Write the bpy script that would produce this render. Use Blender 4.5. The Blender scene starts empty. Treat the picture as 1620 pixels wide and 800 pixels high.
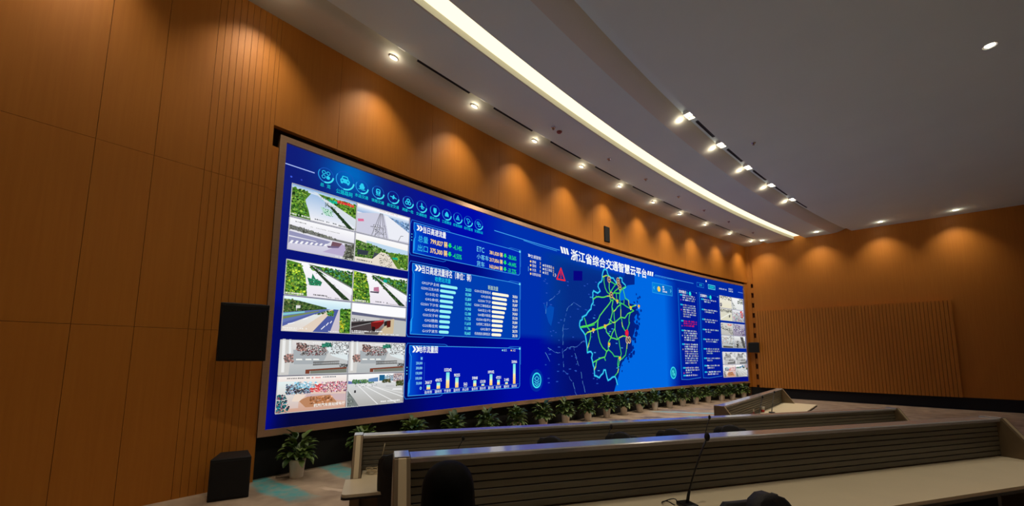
import bpy, bmesh, math, random
from mathutils import Vector, Matrix
from mathutils.geometry import tessellate_polygon

SC = bpy.context.scene
COL = SC.collection
PI = math.pi

# ------------------------------------------------------------------ camera
EYE = 2.094
PITCH, ROLL = 0.1171626, 0.0072114
_f = Vector((0, math.cos(PITCH), math.sin(PITCH)))
_r0 = Vector((1, 0, 0)); _u0 = _r0.cross(_f)
_r = _r0 * math.cos(ROLL) + _u0 * math.sin(ROLL)
_u = -_r0 * math.sin(ROLL) + _u0 * math.cos(ROLL)
cam = bpy.data.cameras.new('camera')
cam.sensor_fit = 'HORIZONTAL'; cam.sensor_width = 36.0
cam.lens = 633.338 * 36.0 / 1620.0
cam.shift_x = 4.0 / 1620.0; cam.shift_y = 87.0 / 1620.0
cam.clip_start = 0.05; cam.clip_end = 200
camo = bpy.data.objects.new('camera', cam); COL.objects.link(camo)
camo.matrix_world = Matrix(((_r.x, _u.x, -_f.x, 0), (_r.y, _u.y, -_f.y, 0), (_r.z, _u.z, -_f.z, EYE), (0, 0, 0, 1)))
SC.camera = camo

# ------------------------------------------------------------------ world, exposure
w = bpy.data.worlds.new('world'); SC.world = w; w.use_nodes = True
w.node_tree.nodes['Background'].inputs[0].default_value = (0.02, 0.02, 0.022, 1)
w.node_tree.nodes['Background'].inputs[1].default_value = 0.0
SC.view_settings.view_transform = 'Standard'; SC.view_settings.look = 'None'
SC.view_settings.exposure = 0.0; SC.view_settings.gamma = 1.0
SC.view_settings.use_curve_mapping = False

# light levels (visible lamps, and an unseen row added over the consoles)
WALL_SPOT_W = 150.0      # spots in the slot beside the video wall
SLOT_SPOT_W = 380.0      # twin spots in the second ceiling slot
FILL_SPOT_W = 230.0      # unseen downlights added further back to light the consoles
COVE_STRENGTH = 1.5      # luminous cove

# ------------------------------------------------------------------ helpers
def lin(c):
    o = []
    for x in c[:3]:
        x = x / 255.0
        o.append(x / 12.92 if x <= 0.04045 else ((x + 0.055) / 1.055) ** 2.4)
    return o

def mat(name, rgb, rough=0.6, metal=0.0, noise=None, bump=None, spec=None):
    """procedural principled material; noise = (scale, amount), bump = (scale, strength)"""
    m = bpy.data.materials.new(name); m.use_nodes = True
    nt = m.node_tree; b = nt.nodes['Principled BSDF']
    c = lin(rgb)
    b.inputs['Base Color'].default_value = (*c, 1)
    b.inputs['Roughness'].default_value = rough
    b.inputs['Metallic'].default_value = metal
    if spec is not None: b.inputs['Specular IOR Level'].default_value = spec
    if noise or bump:
        tc = nt.nodes.new('ShaderNodeTexCoord'); mp = nt.nodes.new('ShaderNodeMapping')
        nt.links.new(tc.outputs['Object'], mp.inputs[0])
    if noise:
        sc = noise[0]
        mp.inputs['Scale'].default_value = sc if isinstance(sc, tuple) else (sc, sc, sc)
        n = nt.nodes.new('ShaderNodeTexNoise'); n.inputs['Scale'].default_value = 1.0; n.inputs['Detail'].default_value = 5
        nt.links.new(mp.outputs[0], n.inputs['Vector'])
        r = nt.nodes.new('ShaderNodeMapRange')
        r.inputs[1].default_value = 0.3; r.inputs[2].default_value = 0.7
        r.inputs[3].default_value = 1 - noise[1]; r.inputs[4].default_value = 1 + noise[1]
        nt.links.new(n.outputs[0], r.inputs[0])
        mx = nt.nodes.new('ShaderNodeVectorMath'); mx.operation = 'SCALE'
        mx.inputs[0].default_value = c
        nt.links.new(r.outputs[0], mx.inputs['Scale'])
        nt.links.new(mx.outputs[0], b.inputs['Base Color'])
    if bump:
        n2 = nt.nodes.new('ShaderNodeTexNoise'); n2.inputs['Scale'].default_value = bump[0]; n2.inputs['Detail'].default_value = 4
        nt.links.new(tc.outputs['Object'], n2.inputs['Vector'])
        bm_ = nt.nodes.new('ShaderNodeBump'); bm_.inputs['Strength'].default_value = bump[1]; bm_.inputs['Distance'].default_value = 0.01
        nt.links.new(n2.outputs[0], bm_.inputs['Height']); nt.links.new(bm_.outputs[0], b.inputs['Normal'])
    return m

def emis(name, rgb, strength):
    m = bpy.data.materials.new(name); m.use_nodes = True
    nt = m.node_tree; nt.nodes.clear()
    o = nt.nodes.new('ShaderNodeOutputMaterial'); e = nt.nodes.new('ShaderNodeEmission')
    e.inputs[0].default_value = (*lin(rgb), 1); e.inputs[1].default_value = strength
    nt.links.new(e.outputs[0], o.inputs[0])
    return m

def link(name, me, parent=None, mats=()):
    o = bpy.data.objects.new(name, me); COL.objects.link(o)
    for m in (mats if isinstance(mats, (list, tuple)) else (mats,)): me.materials.append(m)
    if parent is not None: o.parent = parent
    return o

def obj(name, bm, m, parent=None, smooth=False, bevel=0.0):
    bmesh.ops.recalc_face_normals(bm, faces=bm.faces)
    me = bpy.data.meshes.new(name); bm.to_mesh(me); bm.free()
    if smooth:
        for p in me.polygons: p.use_smooth = True
    o = link(name, me, parent, m)
    if bevel:
        bv = o.modifiers.new('bevel', 'BEVEL'); bv.width = bevel; bv.segments = 2; bv.limit_method = 'ANGLE'
    return o

def empty(name, loc=(0, 0, 0), rz=0.0):
    o = bpy.data.objects.new(name, None); COL.objects.link(o)
    o.location = loc; o.rotation_euler = (0, 0, rz); o.empty_display_size = 0.1
    return o

def tag(o, label, cat, group=None):
    o['label'] = label; o['category'] = cat
    if group: o['group'] = group
    return o

def struct(o):
    o['kind'] = 'structure'; return o

def bx(bm, x0, x1, y0, y1, z0, z1, M=None):
    vs = [bm.verts.new((x, y, z)) for x in (x0, x1) for y in (y0, y1) for z in (z0, z1)]
    if M is not None:
        for v in vs: v.co = M @ v.co
    for f in ((0, 1, 3, 2), (4, 6, 7, 5), (0, 4, 5, 1), (2, 3, 7, 6), (0, 2, 6, 4), (1, 5, 7, 3)):
        bm.faces.new([vs[i] for i in f])
    return vs

def prism(bm, prof, a0, a1, axis='x'):
    """extrude a closed 2D profile between a0 and a1 along an axis"""
    def P(a, p):
        return {'x': (a, p[0], p[1]), 'y': (p[0], a, p[1]), 'z': (p[0], p[1], a)}[axis]
    A = [bm.verts.new(P(a0, p)) for p in prof]; B = [bm.verts.new(P(a1, p)) for p in prof]
    n = len(prof)
    bm.faces.new(A); bm.faces.new(list(reversed(B)))
    for i in range(n):
        j = (i + 1) % n
        bm.faces.new((A[j], A[i], B[i], B[j]))

def lathe(bm, prof, seg=24, c=(0, 0, 0), cap=True):
    rings = []
    for r, z in prof:
        rings.append([bm.verts.new((c[0] + r * math.cos(2 * PI * k / seg), c[1] + r * math.sin(2 * PI * k / seg), c[2] + z)) for k in range(seg)])
    for a, b in zip(rings, rings[1:]):
        for k in range(seg):
            bm.faces.new((a[k], a[(k + 1) % seg], b[(k + 1) % seg], b[k]))
    if cap:
        bm.faces.new(list(reversed(rings[0]))); bm.faces.new(rings[-1])

def tube(bm, pts, rad, seg=10):
    pts = [Vector(p) for p in pts]; n = len(pts)
    rr = rad if isinstance(rad, (list, tuple)) else [rad] * n
    rings = []; up = Vector((0.13, 0.31, 0.94)).normalized()
    for i, p in enumerate(pts):
        t = (pts[min(i + 1, n - 1)] - pts[max(i - 1, 0)]).normalized()
        s = t.cross(up)
        if s.length < 1e-3: s = t.cross(Vector((1, 0, 0)))
        s.normalize(); v = s.cross(t)
        rings.append([bm.verts.new(p + (s * math.cos(2 * PI * k / seg) + v * math.sin(2 * PI * k / seg)) * rr[i]) for k in range(seg)])
    for a, b in zip(rings, rings[1:]):
        for k in range(seg):
            bm.faces.new((a[k], a[(k + 1) % seg], b[(k + 1) % seg], b[k]))
    bm.faces.new(list(reversed(rings[0]))); bm.faces.new(rings[-1])

def ellipsoid(bm, c, r, M=None, u=24, v=14):
    m = Matrix.Translation(c) @ Matrix.Diagonal((*r, 1))
    if M is not None: m = M @ m
    bmesh.ops.create_uvsphere(bm, u_segments=u, v_segments=v, radius=1, matrix=m)

def copy_tree(o, parent=None):
    c = o.copy(); COL.objects.link(c)
    if parent is not None: c.parent = parent
    for ch in list(o.children): copy_tree(ch, c)
    return c

ORD = ['first', 'second', 'third', 'fourth', 'fifth', 'sixth', 'seventh', 'eighth', 'ninth', 'tenth', 'eleventh', 'twelfth',
       'thirteenth', 'fourteenth', 'fifteenth', 'sixteenth', 'seventeenth', 'eighteenth', 'nineteenth', 'twentieth']

# the curved front wall: one circle carries the screen, the wood cladding and the ceiling bands
CX, CY, RAD, AL = 62.10044, -52.07605, 88.72407, -0.8427869
SW, SH, SZ = 22.474, 5.12, 0.8122           # screen width along the arc, height, height of its lower edge
CEIL = 8.199
def W(u, off, z):
    """u metres along the wall from the screen's left edge, off metres into the room, z above the floor"""
    a = AL + u / RAD
    return Vector((CX + (RAD - off) * math.sin(a), CY + (RAD - off) * math.cos(a), z))
def wall_angle(u):
    """rotation about z that turns local +x along the wall and local -y into the room"""
    return -(AL + u / RAD)

def arc_box(bm, u0, u1, o0, o1, z0, z1, step=0.6):
    n = max(1, int(math.ceil((u1 - u0) / step)))
    rows = []
    for i in range(n + 1):
        u = u0 + (u1 - u0) * i / n
        rows.append([bm.verts.new(W(u, o, z)) for o, z in ((o0, z0), (o1, z0), (o1, z1), (o0, z1))])
    for a, b in zip(rows, rows[1:]):
        for k in range(4):
            bm.faces.new((a[k], a[(k + 1) % 4], b[(k + 1) % 4], b[k]))
    bm.faces.new(rows[0]); bm.faces.new(list(reversed(rows[-1])))

def arc_strip(bm, prof, u0, u1, step=0.6):
    n = max(1, int(math.ceil((u1 - u0) / step)))
    rows = []
    for i in range(n + 1):
        u = u0 + (u1 - u0) * i / n
        rows.append([bm.verts.new(W(u, o, z)) for o, z in prof])
    for a, b in zip(rows, rows[1:]):
        for k in range(len(prof) - 1):
            bm.faces.new((a[k], a[k + 1], b[k + 1], b[k]))

# ------------------------------------------------------------------ materials
def wood_mat():
    m = bpy.data.materials.new('wood_veneer'); m.use_nodes = True
    nt = m.node_tree; b = nt.nodes['Principled BSDF']; b.inputs['Roughness'].default_value = 0.5
    b.inputs['Specular IOR Level'].default_value = 0.25
    tc = nt.nodes.new('ShaderNodeTexCoord'); mp = nt.nodes.new('ShaderNodeMapping')
    mp.inputs['Scale'].default_value = (9, 9, 0.35)
    n = nt.nodes.new('ShaderNodeTexNoise'); n.inputs['Scale'].default_value = 2.5; n.inputs['Detail'].default_value = 6; n.inputs['Distortion'].default_value = 0.4
    cr = nt.nodes.new('ShaderNodeValToRGB')
    cr.color_ramp.elements[0].position = 0.3; cr.color_ramp.elements[0].color = (*lin((186, 116, 40)), 1)
    cr.color_ramp.elements[1].position = 0.75; cr.color_ramp.elements[1].color = (*lin((194, 124, 45)), 1)
    nt.links.new(tc.outputs['Object'], mp.inputs[0]); nt.links.new(mp.outputs[0], n.inputs['Vector'])
    nt.links.new(n.outputs[0], cr.inputs[0]); nt.links.new(cr.outputs[0], b.inputs['Base Color'])
    return m

FLOOR_STROKES = [  # (x0, y0, x1, y1, half width, colour): the woven strokes of the carpet
    (-4.6, 7.3, -3.0, 6.05, 0.20, (70, 175, 180)), (-3.45, 7.95, -2.6, 7.2, 0.17, (80, 180, 185)),
    (-2.9, 6.6, -2.2, 6.35, 0.05, (225, 205, 180)), (3.2, 13.5, 4.1, 13.6, 0.22, (70, 70, 100)),
    (4.5, 14.05, 5.3, 14.2, 0.2, (80, 78, 95)), (5.5, 15.7, 7.8, 15.1, 0.12, (120, 205, 225)),
    (5.9, 16.1, 7.0, 15.7, 0.2, (120, 120, 130)), (6.2, 14.4, 7.6, 14.0, 0.15, (110, 200, 220)),
    (5.2, 13.9, 6.4, 13.2, 0.1, (120, 200, 220)), (7.4, 16.6, 8.6, 16.3, 0.12, (130, 130, 140)),
    (8.0, 14.8, 9.4, 14.2, 0.2, (110, 195, 215)), (0.2, 9.0, 1.4, 8.4, 0.15, (80, 178, 182)),
    (-1.2, 9.4, 0.0, 9.2, 0.15, (84, 82, 96)), (9.5, 12.0, 11.0, 11.0, 0.2, (80, 178, 182)),
    (-6.6, 5.4, -5.6, 4.6, 0.2, (80, 178, 182))]
def carpet_mat():
    m = bpy.data.materials.new('carpet'); m.use_nodes = True
    nt = m.node_tree; L = nt.links; b = nt.nodes['Principled BSDF']
    b.inputs['Roughness'].default_value = 0.95; b.inputs['Specular IOR Level'].default_value = 0.1
    N = lambda t: nt.nodes.new(t)
    tc = N('ShaderNodeTexCoord')
    def math_(op, a, c=None):
        n = N('ShaderNodeMath'); n.operation = op
        for i, v in enumerate((a, c)):
            if v is None: continue
            if isinstance(v, (int, float)): n.inputs[i].default_value = v
            else: L.new(v, n.inputs[i])
        return n.outputs[0]
    n1 = N('ShaderNodeTexNoise'); n1.inputs['Scale'].default_value = 2.2; n1.inputs['Detail'].default_value = 6
    L.new(tc.outputs['Object'], n1.inputs['Vector'])
    cr = N('ShaderNodeValToRGB'); e = cr.color_ramp.elements
    e[0].position = 0.3; e[0].color = (*lin((150, 132, 114)), 1); e[1].position = 0.72; e[1].color = (*lin((196, 174, 148)), 1)
    L.new(n1.outputs[0], cr.inputs[0])
    nd = N('ShaderNodeTexNoise'); nd.inputs['Scale'].default_value = 1.1; nd.inputs['Detail'].default_value = 3
    L.new(tc.outputs['Object'], nd.inputs['Vector'])
    sub = N('ShaderNodeVectorMath'); sub.operation = 'SUBTRACT'; L.new(nd.outputs['Color'], sub.inputs[0]); sub.inputs[1].default_value = (.5, .5, .5)
    scl = N('ShaderNodeVectorMath'); scl.operation = 'SCALE'; L.new(sub.outputs[0], scl.inputs[0]); scl.inputs['Scale'].default_value = 0.5
    add = N('ShaderNodeVectorMath'); add.operation = 'ADD'; L.new(tc.outputs['Object'], add.inputs[0]); L.new(scl.outputs[0], add.inputs[1])
    nf = N('ShaderNodeTexNoise'); nf.inputs['Scale'].default_value = 7; nf.inputs['Detail'].default_value = 4
    L.new(tc.outputs['Object'], nf.inputs['Vector'])
    col = cr.outputs[0]
    for x0, y0, x1, y1, hw, c in FLOOR_STROKES:
        d = Vector((x1 - x0, y1 - y0, 0)); ln = d.length; d /= ln; nn = Vector((-d.y, d.x, 0))
        mid = Vector(((x0 + x1) / 2, (y0 + y1) / 2, 0))
        s1 = N('ShaderNodeVectorMath'); s1.operation = 'DOT_PRODUCT'; L.new(add.outputs[0], s1.inputs[0]); s1.inputs[1].default_value = d
        s2 = N('ShaderNodeVectorMath'); s2.operation = 'DOT_PRODUCT'; L.new(add.outputs[0], s2.inputs[0]); s2.inputs[1].default_value = nn
        a1 = math_('DIVIDE', math_('ABSOLUTE', math_('SUBTRACT', s1.outputs['Value'], mid.dot(d))), ln / 2)
        a2 = math_('DIVIDE', math_('ABSOLUTE', math_('SUBTRACT', s2.outputs['Value'], mid.dot(nn))), hw)
        far = math_('MAXIMUM', a1, a2)
        mr = N('ShaderNodeMapRange'); L.new(far, mr.inputs[0]); mr.inputs[1].default_value = 1.15; mr.inputs[2].default_value = 0.75
        mr.inputs[3].default_value = 0; mr.inputs[4].default_value = 0.8
        fac = math_('MULTIPLY', mr.outputs[0], math_('MULTIPLY', nf.outputs[0], 1.7))
        mx = N('ShaderNodeMix'); mx.data_type = 'RGBA'
        L.new(fac, mx.inputs[0]); L.new(col, mx.inputs[6]); mx.inputs[7].default_value = (*lin(c), 1)
        col = mx.outputs[2]
    L.new(col, b.inputs['Base Color'])
    return m

M_WOOD = wood_mat()
M_WOODGAP = mat('wood_joint', (92, 54, 22), 0.8, noise=(3, .1))
M_CARPET = carpet_mat()
M_CEIL = mat('ceiling_paint', (216, 232, 224), 0.85, noise=(.6, .02), spec=.2)
M_SOFFIT = mat('soffit_paint', (214, 214, 198), 0.75, noise=(.6, .02), spec=.3)
M_BLACK = mat('black_panel', (7, 7, 7), 0.75, noise=(4, .1))
M_DARKSLOT = mat('dark_slot', (40, 42, 42), 0.7, noise=(5, .1))
M_BRONZE = mat('bronze_frame', (200, 164, 132), 0.26, 0.45, noise=((.4, .4, 40), .05))
M_ALU = mat('brushed_aluminium', (200, 199, 198), 0.13, 0.45, noise=((30, 3, 30), .04))
M_CREAMMETAL = mat('champagne_aluminium', (214, 196, 160), 0.35, 0.35, noise=((4, 4, 4), .03))
M_BROWNMETAL = mat('brown_metal', (128, 110, 86), 0.4, 0.5, noise=((6, 6, 6), .05))
M_SLAT = mat('taupe_slat', (104, 99, 86), 0.5, 0.1, noise=((3, 3, 3), .05))
M_LAMINATE = mat('cream_laminate', (222, 208, 176), 0.42, noise=(3, .03))
M_EDGE = mat('black_edge_band', (22, 20, 19), 0.5, noise=(6, .08))
M_CHAIR = mat('black_mesh_fabric', (16, 16, 17), 0.75, noise=(30, .2), bump=(120, .2))
M_CHAIRP = mat('black_plastic', (20, 20, 21), 0.4, noise=(8, .06))
M_CHROME = mat('chrome', (200, 200, 205), 0.15, 1.0, noise=(5, .03))
M_POT = mat('cream_ceramic', (240, 230, 214), 0.5, noise=(8, .05), bump=(30, .1))
M_SOIL = mat('soil', (48, 36, 26), 0.95, noise=(30, .3))
M_SPEAKER = mat('speaker_black', (13, 13, 14), 0.65, noise=(20, .15))
M_GRILLE = mat('speaker_grille', (9, 9, 10), 0.8, noise=(90, .4))
M_WHITE = mat('white_plastic', (220, 218, 212), 0.5, noise=(6, .03))
M_RED = mat('red_plastic', (190, 40, 30), 0.45, noise=(6, .05))
M_LAMPCUP = mat('lamp_reflector', (225, 222, 214), 0.3, 0.3, noise=(6, .03))
M_LED = emis('lamp_led', (255, 244, 222), 14.0)
M_LENS_GLOW = emis('lamp_lens_and_glow', (255, 240, 212), 5.0)
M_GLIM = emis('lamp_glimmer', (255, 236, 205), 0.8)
M_COVE = emis('cove_light', (255, 238, 200), COVE_STRENGTH)

def leaf_mat():
    m = bpy.data.materials.new('leaf'); m.use_nodes = True
    nt = m.node_tree; b = nt.nodes['Principled BSDF']; b.inputs['Roughness'].default_value = 0.4
    g = nt.nodes.new('ShaderNodeNewGeometry'); cr = nt.nodes.new('ShaderNodeValToRGB'); e = cr.color_ramp.elements
    e[0].color = (*lin((40, 74, 32)), 1); e[1].color = (*lin((122, 146, 70)), 1); e[1].position = 0.95
    nt.links.new(g.outputs['Random Per Island'], cr.inputs[0])
    tc = nt.nodes.new('ShaderNodeTexCoord'); n = nt.nodes.new('ShaderNodeTexNoise'); n.inputs['Scale'].default_value = 25
    nt.links.new(tc.outputs['Object'], n.inputs['Vector'])
    mx = nt.nodes.new('ShaderNodeMix'); mx.data_type = 'RGBA'; mx.blend_type = 'OVERLAY'; mx.inputs[0].default_value = 0.4
    nt.links.new(cr.outputs[0], mx.inputs[6]); nt.links.new(n.outputs[0], mx.inputs[7])
    nt.links.new(mx.outputs[2], b.inputs['Base Color'])
    return m
M_LEAF = leaf_mat()

# ------------------------------------------------------------------ the room
def flat(name, pts, z, thick, m):
    bm = bmesh.new(); prism(bm, [(p[0], p[1]) for p in pts], z - thick, z, 'z'); return struct(obj(name, bm, m))

EW = Vector((13.17, 21.78, 0)); ED = Vector((0.7507, -0.6606, 0)); EN = Vector((-0.6606, -0.7507, 0))   # end wall: corner, direction, into the room
BACKL = Vector((-11.5, -1.5, 0)); P_R = EW + ED * 17
flat('floor', [(-16, -8), (30, -8), (30, 30), (-16, 30)], 0.0, 0.2, M_CARPET)
# raised tier that carries the second console row and the photographer
t2 = math.radians(17.2); D2 = Vector((math.cos(t2), math.sin(t2), 0)); N2 = Vector((math.sin(t2), -math.cos(t2), 0))
A2 = Vector((-0.72, 2.67, 0.299))
q = [A2 + D2 * a - N2 * b for a, b in ((-1.2, 0.55), (8.2, 0.55), (8.2, -6.5), (-1.2, -6.5))]
flat('floor', [(p.x, p.y) for p in q], 0.299, 0.295, M_CARPET)

# ceiling: one profile swept along the arc - soffit, light slot, ceiling, cove, ceiling, second slot, ceiling
Z = CEIL
U0, U1 = -14, 27
bm = bmesh.new(); arc_strip(bm, [(-0.4, Z), (0.74, Z), (0.80, Z + 0.015), (0.90, Z + 0.07), (1.0, Z + 0.24)], U0, U1); struct(obj('ceiling', bm, M_SOFFIT, smooth=True))
bm = bmesh.new(); arc_strip(bm, [(1.0, Z + 0.24), (1.13, Z + 0.24), (1.13, Z)], U0, U1); struct(obj('ceiling', bm, M_SOFFIT))
bm = bmesh.new(); arc_strip(bm, [(1.13, Z), (2.22, Z)], U0, U1); struct(obj('ceiling', bm, M_CEIL))
bm = bmesh.new(); arc_strip(bm, [(2.22, Z), (2.25, Z + 0.01), (2.25, Z + 0.16)], U0, U1); struct(obj('trim_1', bm, M_SOFFIT))
bm = bmesh.new(); arc_strip(bm, [(2.71, Z + 0.16), (2.71, Z), (3.55, Z), (3.75, Z + 0.005)], U0, U1); struct(obj('ceiling', bm, M_CEIL))
bm = bmesh.new(); arc_strip(bm, [(3.75, Z + 0.005), (3.95, Z + 0.03), (4.1, Z + 0.08), (4.2, Z + 0.13), (4.22, Z + 0.15)], U0, U1); struct(obj('ceiling', bm, M_SOFFIT, smooth=True))
bm = bmesh.new(); arc_strip(bm, [(4.22, Z + 0.15), (4.46, Z + 0.15), (4.46, Z), (24, Z)], U0, U1); struct(obj('ceiling', bm, M_CEIL))
cove = empty('cove_light', W(8, 2.5, Z + .16)); tag(cove, 'long curved luminous warm white cove strip running across the ceiling', 'light')
bm = bmesh.new(); arc_strip(bm, [(2.25, Z + 0.16), (2.71, Z + 0.16)], U0, U1)
me_o = obj('diffuser', bm, M_COVE, cove); me_o.matrix_parent_inverse = Matrix.Translation(-cove.location)

# front wall: wood panels with open joints over a dark backing
PB = SZ + 5.335        # lower edge of the wood above the screen
def wall_panel(bm, u0, u1, z0, z1, o=0.09): arc_box(bm, u0 + 0.0025, u1 - 0.0025, -0.02, o, z0, z1, 0.5)
bm = bmesh.new()
js = [-0.24, 0.9] + [0.9 + 2.27 * k for k in range(1, 10)] + [22.86]
for a, b in zip(js, js[1:]): wall_panel(bm, a, b, PB, CEIL + 0.05)
uu = -0.24
ws = [0.07] + [0.095] * 9 + [0.6] * 2 + [1.13] * 9
for i, wd in enumerate(ws):
    for z0, z1 in ((0.0, 2.45), (2.455, SZ + 4.15), (SZ + 4.155, CEIL + .05)):
        wall_panel(bm, uu - wd, uu, z0, z1)
    uu -= wd
for z0, z1 in ((0.0, 2.45), (2.455, SZ + 4.15), (SZ + 4.155, SZ + 4.97)):
    wall_panel(bm, -0.245, -0.116, z0, z1, 0.03)
for z0, z1 in ((0.5, 2.45), (2.455, SZ + 4.15), (SZ + 4.155, PB)):
    wall_panel(bm, 22.60, 22.86, z0, z1, 0.04)
struct(obj('wall_front', bm, M_WOOD))
bm = bmesh.new(); arc_box(bm, uu, 23.1, -0.35, -0.21, -0.0, CEIL + .3, 0.6)
arc_box(bm, uu, -0.2, -0.2, -0.025, 0, CEIL + .2, .6); arc_box(bm, 22.62, 22.9, -0.2, -0.025, 0, CEIL + .2, .6)
arc_box(bm, -0.3, 22.9, -0.2, -0.025, PB + 0.02, CEIL + .2, .6)
struct(obj('wall_front', bm, M_WOODGAP))
bm = bmesh.new(); arc_box(bm, -0.18, 22.62, -0.20, -0.10, 0.0, SZ - 0.05, 0.6)
struct(obj('baseboard_front', bm, M_BLACK))

# end wall on the right, with its notched groove and the slatted lower panel
bm = bmesh.new()
def ebox(bm, s0, s1, o0, o1, z0, z1):
    vs = []
    for s in (s0, s1):
        for o in (o0, o1):
            for z in (z0, z1): vs.append(bm.verts.new(EW + ED * s + EN * o + Vector((0, 0, z))))
    for f in ((0, 1, 3, 2), (4, 6, 7, 5), (0, 4, 5, 1), (2, 3, 7, 6), (0, 2, 6, 4), (1, 5, 7, 3)): bm.faces.new([vs[i] for i in f])
ebox(bm, -0.25, 0.10, -0.2, 0.0, 0.5, CEIL + .3)
ebox(bm, 0.22, 17.5, -0.2, 0.0, 0.5, CEIL + .3)
ebox(bm, 0.10, 0.22, -0.2, -0.05, 6.08, CEIL + .3)
for k in range(10): ebox(bm, 0.10, 0.22, -0.2, -0.05, 0.62 + 0.55 * k, 0.62 + 0.55 * k + 0.29)
struct(obj('wall_right', bm, M_WOOD))
bm = bmesh.new(); ebox(bm, 0.09, 0.23, -0.3, -0.18, 0.4, 6.2); struct(obj('wall_right', bm, M_WOODGAP))
bm = bmesh.new()
for k in range(60): ebox(bm, 0.26 + k * 0.12, 0.26 + k * 0.12 + 0.105, 0.0, 0.13, 0.5, 4.55)
struct(obj('trim_2', bm, M_WOOD))
bm = bmesh.new(); ebox(bm, -0.25, 17.5, -0.2, -0.01, 0.0, 0.5); struct(obj('baseboard_right', bm, M_BLACK))
# the rest of the hall, closed behind the camera
M_PLASTER = mat('plaster', (206, 190, 164), 0.85, noise=(.8, .03))
pl = W(uu + .2, 0, 0)
def slab_wall(name, a, b, m, t=0.2):
    bm = bmesh.new(); d = (b - a).normalized(); n = Vector((-d.y, d.x, 0)) * t
    pr = [(p.x, p.y) for p in (a, b, b + n, a + n)]
    prism(bm, pr, 0, CEIL + .4, 'z'); return struct(obj(name, bm, m))
slab_wall('wall_left', Vector((pl.x, -6, 0)), Vector((pl.x, pl.y + .4, 0)), M_PLASTER)
slab_wall('wall_back', P_R + Vector((0, -16, 0)), Vector((pl.x, -6, 0)), M_PLASTER)
slab_wall('wall_right', P_R, P_R + Vector((0, -16, 0)), M_PLASTER)

# ------------------------------------------------------------------ the video wall
# what the screen shows is emitted light; every picture element is laid out in metres on the screen (u right, v up)
def screen_mat(name, sampling):
    m = bpy.data.materials.new(name); m.use_nodes = True
    nt = m.node_tree; nt.nodes.clear()
    o = nt.nodes.new('ShaderNodeOutputMaterial'); e = nt.nodes.new('ShaderNodeEmission'); a = nt.nodes.new('ShaderNodeAttribute')
    a.attribute_name = 'pixel'; e.inputs[1].default_value = 1.0
    nt.links.new(a.outputs['Color'], e.inputs[0]); nt.links.new(e.outputs[0], o.inputs[0])
    m.cycles.emission_sampling = sampling
    return m
M_SCREEN = screen_mat('screen_light', 'FRONT')
M_PIXEL = screen_mat('screen_graphics', 'NONE')

def sof(layer): return 0.004 + 0.0022 * layer

def clip_tri(tri, u0, u1):
    p = tri
    for s, lim in ((1, u0), (-1, u1)):
        out = []
        for i in range(len(p)):
            a, b = p[i], p[(i + 1) % len(p)]
            ia, ib = s * (a[0] - lim) >= 0, s * (b[0] - lim) >= 0
            if ia: out.append(a)
            if ia != ib:
                t = (lim - a[0]) / (b[0] - a[0]); out.append((lim, a[1] + t * (b[1] - a[1])))
        p = out
        if len(p) < 3: return None
    return p

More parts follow.
